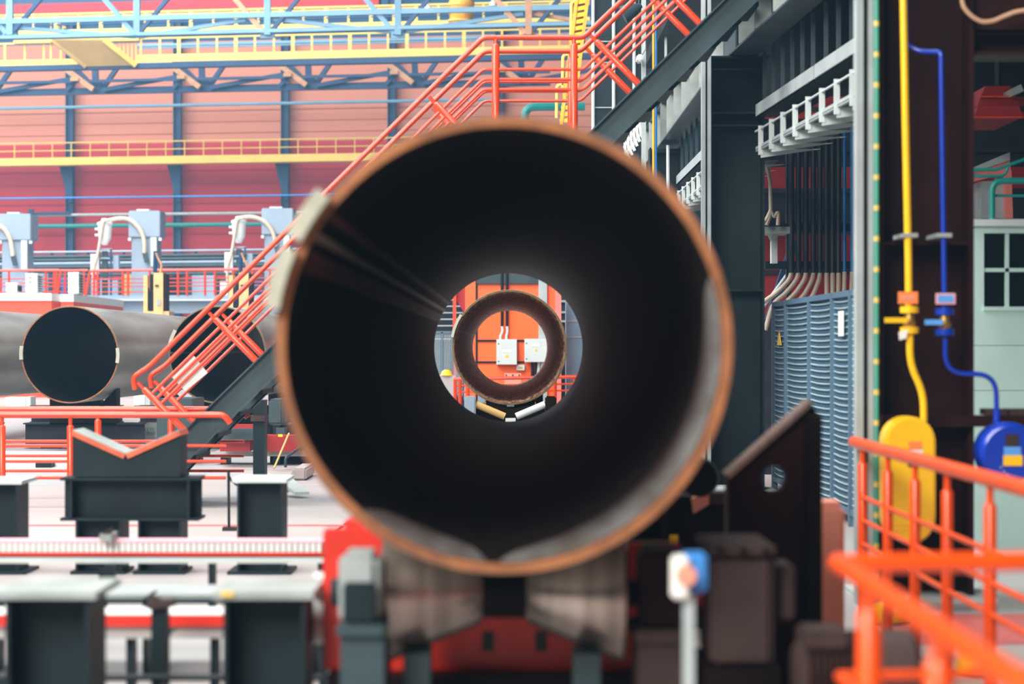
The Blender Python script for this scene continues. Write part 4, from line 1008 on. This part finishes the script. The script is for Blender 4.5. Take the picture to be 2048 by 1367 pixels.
# ================================================================== brown column with gas and water supply
DC = 12.0
bc = hcol('broad brown steel column carrying the yellow and blue supply pipes', P(1758, 0, DC).x, P(1948, 0, DC).x, DC, DC+.42, H+4.58, 'steel_brown', [P(0, 489, DC).z, P(0, 840, DC).z], .03)
bb = thing('steel_beam', 'brown steel beam joining the broad column high up', 'beam', (P(2000, 0, DC).x, DC+.2, P(0, 106, DC).z))
MB().ibeam(Vector((P(1949, 0, DC).x, DC+.2, P(0, 82, DC).z)), Vector((12, DC+.2, P(0, 82, DC).z)), .15, .3, .02, .02).build('lower_beam', 'steel_brown', bb)
MB().pbox(1949, -40, 2600, 68, DC+.05, .06).build('web', 'steel_brown', bb)
hb = thing('cross_rail', 'brown cross rail on the broad column at tank height', 'rail', (P(1900, 0, DC).x, DC-.05, P(0, 853, DC).z))
MB().pbox(1764, 830, 2500, 853, DC-.07, .05).build('rail', 'steel_brown', hb)
ch = thing('cable_channel', 'tall pale cable channel in front of the brown column edge', 'channel', (P(1730, 0, 11.8).x, 11.85, 0))
b_(ch, 'channel', 'channel_light', (P(1713, 0, 11.8).x, 11.8, 0), (P(1727, 0, 11.8).x, 11.9, H+4.55))
b_(ch, 'slot', 'steel_black', (P(1727, 0, 11.8).x, 11.84, 0), (P(1737, 0, 11.8).x, 11.9, H+4.55))
b_(ch, 'channel', 'channel_light', (P(1737, 0, 11.8).x, 11.8, 0), (P(1747, 0, 11.8).x, 11.9, H+4.55))
gs = thing('marker_conduit', 'green conduit with yellow bands beside the cable channel', 'conduit', (P(1753, 0, 11.8).x, 11.8, 0))
t_(gs, 'conduit', 'strip_green', [Vector((P(1753, 0, 11.8).x, 11.8, 0)), Vector((P(1753, 0, 11.8).x, 11.8, H+4.55))], .015, 10)
z = .15
while z < H+2.2: t_(gs, 'band', 'yellow_pale', [Vector((P(1753, 0, 11.8).x, 11.8, z)), Vector((P(1753, 0, 11.8).x, 11.8, z+.03))], .0165, 10); z += .18

def valve(t, px, y, D, m, hm, hx):
    for yy in (y-15, y+26): MB().lathe(P(px, yy, D), (0, 0, 1), [(-.02, .045), (-.018, .055), (.018, .055), (.02, .045)], 20).build('flange', m, t, smooth=True)
    MB().lathe(P(px, y+22, D), (0, 0, 1), [(0, .03), (.03, .04), (.06, .026), (.1, .035), (.11, .03)], 18).build('valve_body', 'brass', t, smooth=True)
    MB().bar(P(px-4, y+6, D-.05), P(hx, y+6, D-.05), .03, .03).build('lever', hm, t)
    MB().bar(P(px, y+6, D-.06), P(px, y+6, D), .02, .02).build('spindle', 'brass', t)
DY = 11.72
yp = thing('gas_supply_pipe', 'yellow supply pipe with lever valve running down the brown column', 'pipe', (P(1830, 0, DY).x, DY, P(0, 840, DY).z))
t_(yp, 'pipe', 'yellow', [P(1804, -160, DY), P(1811, 240, DY), P(1817, 520, DY), P(1818, 625, DY)], .021, 14)
t_(yp, 'lower_pipe', 'yellow', fillet([P(1820, 662, DY), P(1820, 728, DY), P(1847, 785, DY), P(1848, 842, DY)], .12), .021, 14)
valve(yp, 1819, 634, DY, 'yellow', 'yellow', 1770)
MB().pbox(1797, 583, 1836, 607, DY-.04, .012).build('name_plate', 'sign_orange', yp)
MB().pbox(1803, 591, 1830, 599, DY-.043, .004).build('text_line', 'terracotta', yp)
MB().ppoly([(1797, 664), (1815, 658), (1813, 676), (1799, 680)], DY-.05, .004).build('paper_tag', 'label_white', yp)
MB().pbox(1806, 466, 1836, 474, DY-.03, .3).build('clamp', 'steel_edge', yp)
bp_ = thing('water_supply_pipe', 'blue supply pipe with lever valve running down the brown column', 'pipe', (P(1890, 0, DY).x, DY, P(0, 850, DY).z))
t_(bp_, 'pipe', 'blue_gloss', fillet([P(1812, -160, DY+.1), P(1813, 88, DY+.1), P(1838, 103, DY+.08), P(1882, 104, DY), P(1882, 120, DY), P(1888, 540, DY), P(1889, 625, DY)], .07), .015, 12)
t_(bp_, 'lower_pipe', 'blue_gloss', fillet([P(1890, 660, DY), P(1891, 747, DY), P(1992, 748, DY), P(1994, 862, DY)], .12), .015, 12)
t_(bp_, 'sleeve', 'blue_gloss', [P(1994, 818, DY), P(1993, 850, DY)], .021, 12)
valve(bp_, 1889, 638, DY, 'blue_gloss', 'sign_blue', 1850)
MB().pbox(1872, 586, 1911, 608, DY-.04, .012).build('name_plate', 'sign_pink', bp_)
MB().pbox(1876, 590, 1907, 604, DY-.043, .004).build('plate_face', 'sign_blue', bp_)
MB().pbox(1874, 466, 1904, 474, DY-.03, .3).build('clamp', 'steel_edge', bp_)

DT = 11.5
tk = thing('yellow_tank', 'glossy yellow flat tank with rounded ends below the yellow pipe', 'tank', (P(1821, 0, DT).x, DT+.1, P(0, 1088, DT).z))
def stadium(x0, x1, y0, y1, D, dep, bev):
    c = (x0+x1)/2; r = (x1-x0)/2; pts = []
    for k in range(17): a = math.pi*k/16; pts.append((c+r*math.cos(a), y0+r-r*math.sin(a)))
    for k in range(17): a = math.pi+math.pi*k/16; pts.append((c+r*math.cos(a), y1-r-r*math.sin(a)))
    return MB().ppoly(pts, D, dep)
stadium(1770, 1872, 832, 1088, DT, .2, .02).build('body', 'yellow', tk, smooth=True, bevel=.02)
MB().pbox(1817, 882, 1843, 898, DT-.006, .004).build('sticker', 'sign_orange', tk); MB().pbox(1814, 899, 1846, 910, DT-.006, .004).build('sticker', 'label_white', tk)
MB().pbox(1817, 912, 1830, 932, DT-.02, .02).build('latch', 'gear_brown', tk)
b_(tk, 'wall_mount', 'steel_brown', (P(1790, 0, DT).x, DT+.2, P(0, 1000, DT).z), (P(1850, 0, DT).x, DT+.5, P(0, 960, DT).z))
for k in range(2): MB().pbox(1788, 1050+k*10, 1852, 1052+k*10, DT-.004, .006).build('rib', 'amber', tk)
rl = thing('blue_reel', 'glossy blue round hose reel case below the blue pipe', 'hose reel', (P(2025, 0, DT).x, DT+.1, P(0, 965, DT).z))
MB().lathe(P(2023, 905, DT), (0, 1, 0), [(0, .15), (.02, .168), (.05, .174), (.2, .174), (.22, .165)], 40).build('drum', 'blue_gloss', rl, smooth=True)
MB().pbox(2011, 868, 2037, 892, DT-.008, .006).build('badge', 'gear_brown', rl)
MB().pbox(2008, 893, 2042, 910, DT-.008, .006).build('sticker', 'sign_blue', rl)
MB().pbox(2007, 910, 2045, 931, DT-.008, .006).build('sticker', 'yellow', rl)
for k, (x, y) in enumerate(((2002, 934), (2008, 942), (2015, 948))): MB().lathe(P(x, y, DT), (0, -1, 0), [(0, .006), (.004, .005)], 10).build('rivet', 'channel_light', rl)
b_(rl, 'wall_mount', 'steel_brown', (P(2000, 0, DT).x, DT+.2, P(0, 915, DT).z), (P(2046, 0, DT).x, DT+.46, P(0, 895, DT).z))
# mint cabin with window
DK = 15.0
kb = thing('site_cabin', 'mint coloured cabin with four pane window behind the brown column', 'cabin', (4.8, DK+1.2, 0))
xk0 = P(1935, 0, DK).x; zt = P(0, 452, DK).z
wx0, wx1, wz0, wz1 = P(1968, 0, DK).x, P(2062, 0, DK).x, P(0, 613, DK).z, P(0, 466, DK).z
b_(kb, 'wall_panel', 'mint', (xk0, DK, P(0, 690, DK).z), (7, DK+2.4, wz0)); b_(kb, 'wall_panel', 'mint', (xk0, DK, P(0, 780, DK).z), (7, DK+2.4, P(0, 691, DK).z))
b_(kb, 'wall_panel', 'mint', (xk0, DK, 0), (7, DK+2.4, P(0, 781, DK).z)); b_(kb, 'wall_panel', 'mint', (xk0, DK, wz0), (wx0, DK+2.4, zt))
b_(kb, 'wall_panel', 'mint', (wx1, DK, wz0), (7, DK+2.4, zt)); b_(kb, 'wall_panel', 'mint', (wx0, DK, wz1), (wx1, DK+2.4, zt))
b_(kb, 'roof_edge', 'light_grey', (xk0-.04, DK-.04, zt), (7, DK+2.44, zt+.05))
wf = b_(kb, 'window_frame', 'mint', (wx0-.01, DK-.012, wz0-.03), (wx1+.01, DK+.0, wz0-.0))
for i in range(2):
    for j in range(2):
        xa = wx0+(wx1-wx0)*i/2; za = wz0+(wz1-wz0)*j/2; b_(wf, 'pane', 'glass_dark', (xa+.012, DK+.03, za+.012), (xa+(wx1-wx0)/2-.012, DK+.045, za+(wz1-wz0)/2-.012))
b_(wf, 'mullion', 'mint', ((wx0+wx1)/2-.014, DK+.01, wz0), ((wx0+wx1)/2+.014, DK+.05, wz1)); b_(wf, 'mullion', 'mint', (wx0, DK+.01, (wz0+wz1)/2-.014), (wx1, DK+.05, (wz0+wz1)/2+.014))
bx = thing('box_pair', 'dark boxes standing on the cross rail in front of the cabin', 'box', P(2010, 829, DC-.06))
for x0, x1 in ((1975, 2014), (2020, 2075)): MB().pbox(x0, 818, x1, 830, DC-.07, .2).build('box', 'gear_brown', bx)
# things above the cabin
hd = thing('red_hood', 'stepped red hood hanging in the dark above the cabin', 'hood', P(1995, 236, 18))
MB().ppoly([(1971, 172), (2022, 172), (2030, 192), (1962, 192)], 18.25, .6).build('upper_step', 'wall_crimson', hd)
MB().ppoly([(1962, 192), (2030, 192), (2042, 212), (1955, 212)], 18.1, .9).build('middle_step', 'wall_crimson', hd)
MB().ppoly([(1957, 212), (2038, 212), (2047, 234), (1948, 234)], 18, 1.1).build('lower_step', 'wall_crimson', hd)
for x0, x1, y, D in ((1962, 2030, 193, 18.05), (1948, 2047, 234, 17.95)): MB().pbox(x0, y-1.5, x1, y+1.5, D, .05).build('lip', 'rail_red', hd)
MB().ppoly([(2022, 178), (2042, 168), (2048, 182), (2028, 190)], 17.9, .3).build('motor', 'steel_edge', hd)
t_(hd, 'rod', 'steel_dark', [P(1996, 172, 18.5), Vector((P(1996, 0, 18.5).x, 18.5, H+4.6))], .03, 8)
pk = thing('pink_chute', 'pink sloping chute panel above the cabin roof', 'chute', P(2000, 440, 19))
MB().ppoly([(1940, 345), (2020, 318), (2022, 345), (1950, 362), (1940, 362)], 19, .3).build('panel', 'pink_panel', pk)
MB().ppoly([(1940, 338), (2020, 304), (2020, 320), (1940, 347)], 18.98, .34).build('edge', 'channel_light', pk)
MB().pbox(1963, 362, 2010, 436, 19.05, .5).build('grey_body', 'channel_light', pk)
MB().ppoly([(2010, 345), (2023, 340), (2026, 436), (2014, 436)], 18.95, .4).build('side', 'pink_panel', pk)
b_(pk, 'stand', 'steel_black', (P(1960, 0, 19).x, 19.1, 0), (P(2028, 0, 19).x, 19.5, P(0, 436, 19).z))
gp = thing('green_pipework', 'bent green pipes over the cabin roof', 'pipe', P(1985, 450, 16.5))
t_(gp, 'pipe', 'green_pipe', fillet([P(1984, 446, 16.4), P(1984, 362, 16.4), P(2060, 361, 16.4)], .09), .026, 12)
t_(gp, 'pipe', 'green_pipe', [P(1938, 339, 16.5), P(1992, 339, 16.5), P(2050, 318, 16.5), P(2100, 318, 16.5)], .014, 10)
t_(gp, 'pipe', 'green_pipe', fillet([P(1938, 352, 16.5), P(2008, 352, 16.5), P(2016, 335, 16.5)], .05), .014, 10)
t_(gp, 'pipe', 'green_pipe', [P(1990, 391, 16.45), P(2100, 391, 16.45)], .012, 10)
b_(gp, 'foot', 'steel_dark', P(1970, 446, 16.3), (P(1998, 0, 16.4).x, 16.5, zt+.05))
t_(None, 'slack_cable', 'salmon_cable', [P(x, y, 11.9) for x, y in curve([(1922, -60), (1924, 0), (1935, 24), (1960, 42), (1985, 42), (2010, 32), (2042, 22), (2120, 16)])], .014, 8)
tag(bpy.data.objects['slack_cable'], 'slack pale cable looping in front of the high brown beam', 'cable')
rb = thing('red_rafter', 'dull red rafter under the deck behind the fence conduits', 'beam', P(1690, 240, 20))
MB().ppoly([(1640, 238), (1700, 192), (1760, 192), (1760, 238)], 21, .3).build('web', 'wall_crimson', rb)
t_(rb, 'rod', 'steel_dark', [P(1720, 195, 21.1), Vector((P(1720, 0, 21.1).x, 21.1, H+4.6))], .03, 8)

# ================================================================== orange railings in front
def right_railing():
    X = 1.97; zt = H-.535
    t = thing('walk_railing', 'orange walkway railing running past the yellow tank', 'railing', (X, 9, 0))
    MB().tube(fillet([Vector((X, 5.6, zt)), Vector((X, 11.55, zt)), Vector((X+.05, 11.75, zt-.01))], .08), .034, 14).build('handrail', 'rail_orange', t, smooth=True)
    for d in (.83, .96, 1.09): t_(t, 'rail_bar', 'rail_orange', [(X, 5.6, H-d), (X, 11.28, H-d)], .0135, 10)
    for D in (11.25, 10.5, 9.79, 9.07, 8.26, 7.3, 6.2): post(t, (X, D, 0), (X, D, zt), .027, 'rail_orange', .1)
right_railing()
def near_railing():
    zt = H-.545
    t = thing('walk_railing', 'orange corner railing beside the huge pipe, wrapping the near platform', 'railing', (.84, 4.3, 0))
    x, y = .835, 5.1
    t_(t, 'handrail', 'rail_orange', [(x, y, zt), (1.9, y+.12, zt)], .0245, 16)
    MB().tube([(x, 1.6, zt), (x, y+.02, zt)], .0245, 16).build('handrail', 'rail_orange', t, smooth=True)
    MB().lathe((x, y, zt), (0, 0, 1), [(-.026, .006), (-.02, .018), (-.008, .025), (.008, .025), (.02, .018), (.026, .006)], 16).build('corner_bend', 'rail_orange', t, smooth=True)
    for d in (.83, .96, 1.09):
        t_(t, 'rail_bar', 'rail_orange', [(x, 1.6, H-d), (x, y, H-d)], .0125, 10); t_(t, 'rail_bar', 'rail_orange', [(x, y, H-d), (1.9, y+.12, H-d)], .0125, 10)
    for D in (4.68, 3.92, 3.1): post(t, (x, D, 0), (x, D, zt), .028, 'rail_orange', .06)
    post(t, (1.62, y+.09, 0), (1.62, y+.09, zt), .028, 'rail_orange', .06)
near_railing()
for (x, y, r, nm) in ((P(1765, 0, 11.2).x, 11.0, .1, 'beneath the yellow tank'), (P(1955, 0, 9.3).x, 9.25, .11, 'nearer the orange corner railing')):
    o = thing('dome_bollard', 'low yellow dome bollard on the floor '+nm, 'bollard', (x, y, 0))
    MB().lathe((x, y, 0), (0, 0, 1), [(0, r), (.06, r*.98), (.1, r*.8), (.115, r*.4)], 24).build('dome', 'yellow', o, smooth=True)
    MB().lathe((x, y, .0), (0, 0, 1), [(0, r+.02), (.012, r+.02)], 24).build('rim', 'steel_dark', o)

# ================================================================== machine hall seen through the pipes
DE = 43.0
oh = thing('orange_housing', 'orange machine housing with dark trims seen through the pipes', 'machine', (P(1010, 0, DE).x, DE+.8, 0))
b_(oh, 'front_panel', 'orange_paint', (P(953, 0, DE).x, DE, 0), (P(1120, 0, DE).x, DE+1.6, P(0, 567, DE).z))
b_(oh, 'side_panel', 'orange_paint', (P(930, 0, DE).x, DE+.05, 0), (P(951, 0, DE).x, DE+1.6, P(0, 552, DE).z))
b_(oh, 'top_beam', 'steel_grey', (P(953, 0, DE).x, DE-.08, P(0, 567, DE).z), (P(1120, 0, DE).x, DE+1.6, P(0, 547, DE).z))
b_(oh, 'corner_trim', 'steel_dark', (P(951.5, 0, DE).x, DE-.03, 0), (P(955, 0, DE).x, DE, P(0, 567, DE).z))
for y in (679, 722): MB().pbox(955, y, 1049, y+3.5, DE-.04, .04).build('mounting_rail', 'steel_dark', oh)
b_(oh, 'grey_pillar', 'channel_light', (P(1077, 0, DE).x, DE-.12, 0), (P(1094, 0, DE).x, DE, P(0, 553, DE).z))
b_(oh, 'side_cover', 'pink_panel', (P(1110, 0, DE).x, DE-.2, 0), (P(1122, 0, DE).x, DE, P(0, 560, DE).z))
for px in (1004, 1014):
    t_(oh, 'conduit', 'conduit_dark', [P(px, 540, DE-.1), P(px, 652, DE-.1)], .03, 8)
    t_(oh, 'flexible_hose', 'light_grey', [P(x, y, DE-.1) for x, y in curve([(px, 650), (px+1, 662), (px-1 if px > 1010 else px-3, 672), (px-1 if px > 1010 else px-3, 680)])], .028, 8)
def ebox(lab, x0, y0, x1, y1, D, tri):
    t = thing('electrical_cabinet', lab, 'cabinet', P((x0+x1)/2, y1, D))
    MB().pbox(x0, y0, x1, y1, D, .2).build('body', 'light_grey', t); dr = MB().pbox(x0+.8, y0+.8, x1-.8, y1-.8, D-.02, .02).build('door', 'light_grey', t)
    x, y, s = tri
    MB().ppoly([(x-s, y+s*.8), (x+s, y+s*.8), (x, y-s)], D-.026, .004).build('warning_triangle', 'yellow', dr)
    MB().pbox(x-s*2.4, y-12, x+s*2.2, y-7, D-.026, .004).build('label_plate', 'label_white', dr)
    for yy in (y0+8, y1-8): MB().pbox(x0+3, yy, x0+5, yy+2, D-.03, .01).build('lock', 'steel_dark', dr)
ebox('pale grey electrical cabinet fed by two hoses on the orange housing', 993, 678, 1034, 729, DE-.2-.04, (1014, 711, 4))
ebox('wide pale grey electrical cabinet beside the grey pillar', 1049, 677, 1098, 724, DE-.34, (1072, 699, 3.2))
jb = thing('junction_box', 'small pale junction box below the two electrical cabinets', 'box', P(1041, 740, DE-.1)); MB().pbox(1033, 729, 1049, 740, DE-.12, .12).build('box', 'light_grey', jb); MB().pbox(1037, 733, 1045, 737, DE-.125, .006).build('label', 'yellow_ramp', jb)
pl = thing('drilled_plate', 'pale pink plate with three dark holes below the cabinets', 'plate', P(1025, 772, 41.5)); MB().pbox(1009, 746, 1042, 790, 41.5, .1).build('plate', 'terracotta', pl)
for px in (1012, 1025, 1038): MB().pbox(px-1, 748.5, px+1.5, 751, 41.48, .02).build('hole', 'black', pl)
b_(pl, 'foot', 'steel_dark', (P(1012, 0, 41.5).x, 41.5, 0), (P(1039, 0, 41.5).x, 41.6, P(0, 790, 41.5).z))
cbs = thing('cable_cluster', 'dark cables hanging below the wide electrical cabinet', 'cables', P(1075, 760, DE-.2))
for k in range(4): t_(cbs, 'cable', 'conduit_dark' if k < 2 else 'light_grey', [P(1064+k*7, 724, DE-.2), P(1065+k*6, 740, DE-.22), P(1064+k*5, 758, DE-.2)], .03, 8)
er = thing('floor_railing', 'red railing in front of the orange housing seen through the pipe', 'railing', (P(1000, 0, 40).x, 40, 0))
t_(er, 'handrail', 'rail_red', [P(908, 758, 40), P(1160, 753, 40)], .035, 8)
for y in (771, 784): t_(er, 'rail_bar', 'rail_red', [P(908, y, 40), P(1160, y-4, 40)], .018, 6)
for px in (910, 920, 936, 1110, 1150): t_(er, 'post', 'rail_red', [Vector((P(px, 0, 40).x, 40, 0)), P(px, 757, 40)], .035, 8)
ef = thing('mesh_fence', 'blue mesh fence left of the orange housing seen through the pipe', 'fence', (P(885, 0, 44).x, 44, 0))
for px in (864, 884, 904): l_(ef, 'post', 'fence_blue', Vector((P(px, 0, 44).x, 44, 0)), P(px, 664, 44), .05, .05)
for y in (664, 790): l_(ef, 'frame_rail', 'fence_blue', P(862, y, 44), P(926, y, 44), .05, .05)
m = MB()
for k in range(42): m.bar(P(862, 667+k*3, 44), P(926, 667+k*3, 44), .012, .012)
for k in range(16): m.bar(P(862+k*4, 664, 44), P(862+k*4, 790, 44), .012, .012)
m.build('wire_mesh', 'mesh_wire', ef, kind='stuff')
es = thing('pipe_shelf', 'dark shelf rack with pale bars behind the far mesh fence', 'rack', (P(888, 0, 50).x, 50, 0))
for k in range(10): l_(es, 'bar', 'channel_light', P(860, 560+k*13, 50), P(926, 560+k*13, 50), .08, .03)
MB().pbox(856, 540, 928, 800, 50.3, .1).build('back_panel', 'wall_dark', es); b_(es, 'foot', 'steel_dark', (P(856, 0, 50).x, 50.3, 0), (P(928, 0, 50).x, 50.4, P(0, 800, 50).z))
er2 = thing('red_upright', 'red upright post beside the far mesh fence', 'post', (P(909, 0, 46).x, 46, 0))
l_(er2, 'post', 'rail_red', Vector((P(909, 0, 46).x, 46, 0)), P(909, 560, 46), .08, .08); MB().ppoly([(912, 560), (932, 540), (932, 630), (912, 600)], 46.1, .1).build('panel', 'wall_red', er2)
b_(er2, 'base_plate', 'rail_red', (P(905, 0, 46).x, 45.9, 0), (P(936, 0, 46).x, 46.2, .03))
ic = thing('sheet_stack', 'pale blue sheet cover right of the orange housing seen through the pipe', 'cover', (P(1150, 0, 45).x, 45, 0))
b_(ic, 'sheet', 'ice_sheet', (P(1132, 0, 45).x, 45, 0), (P(1190, 0, 45).x, 45.6, P(0, 590, 45).z), .03)
for y in (640, 672): MB().pbox(1133, y, 1190, y+3, 44.97, .03).build('strap', 'light_grey', ic)
eb = thing('shelf_frame', 'dark frame with pale bars between housing and blue sheet', 'rack', (P(1126, 0, 47).x, 47, 0))
b_(eb, 'back', 'wall_dark', (P(1118, 0, 47).x, 47, 0), (P(1134, 0, 47).x, 47.2, P(0, 570, 47).z))
for y in (600, 622, 640): MB().pbox(1118, y, 1134, y+4, 46.9, .1).build('bar', 'channel_light', eb)
yh = thing('yellow_helmet', 'yellow helmet on a pale ledge in front of the far mesh fence', 'helmet', P(893, 751, 42)); MB().lathe(P(893, 750, 42), (0, 0, 1), [(0, .14), (.02, .12), (.08, .1), (.12, .04)], 14).build('shell', 'yellow', yh, smooth=True)
MB().lathe(P(893, 750.5, 42), (0, 0, 1), [(0, .16), (.01, .16)], 14).build('brim', 'yellow', yh)
lb = thing('low_wall', 'pale low ledge in front of the far mesh fence', 'ledge', (P(890, 0, 42).x, 42, 0)); b_(lb, 'ledge', 'floor_concrete', (P(850, 0, 42).x, 41.9, 0), (P(912, 0, 42).x, 42.4, P(0, 750.5, 42).z))
# roller supports of the pipe seen through
for Y, nm in ((23.75, 'near'), (33.5, 'far')):
    r3 = thing('roller_stand', 'tilted twin roller stand by the %s end of the pipe seen through the huge pipe' % nm, 'roller stand', (0, Y, 0))
    dz = 0 if Y < 30 else -.06
    for s, m in ((-1, 'yellow_ramp'), (1, 'light_grey')):
        p, q = Vector((s*.41, Y, H-.655+dz)), Vector((s*.068, Y, H-.80+dz)); MB().tube([p, q], .042, 16).build('roller', m, r3, smooth=True)
        b_(r3, 'bearing', 'machine_grey' if s < 0 else 'steel_black', (s*.41, Y-.08, H-.85+dz), (s*.54, Y+.08, H-.56+dz), .015)
        b_(r3, 'pedestal', 'steel_black', (s*.42, Y-.07, .3), (s*.53, Y+.07, H-.85+dz))
    b_(r3, 'centre_bearing', 'light_grey', (-.06, Y-.06, H-.9+dz), (.06, Y+.06, H-.82+dz)); b_(r3, 'centre_post', 'steel_black', (-.05, Y-.05, .3), (.05, Y+.05, H-.9+dz))
    b_(r3, 'base', 'steel_black', (-.68, Y-.3, 0), (.7, Y+.3, .3))
    MB().prism([Vector((-.41, Y+.1, .3)), Vector((.41, Y+.1, .3)), Vector((.41, Y+.1, H-.63+dz)), Vector((0, Y+.1, H-.72+dz)), Vector((-.41, Y+.1, H-.63+dz))], (0, .04, 0)).build('cradle_plate', 'steel_black', r3)
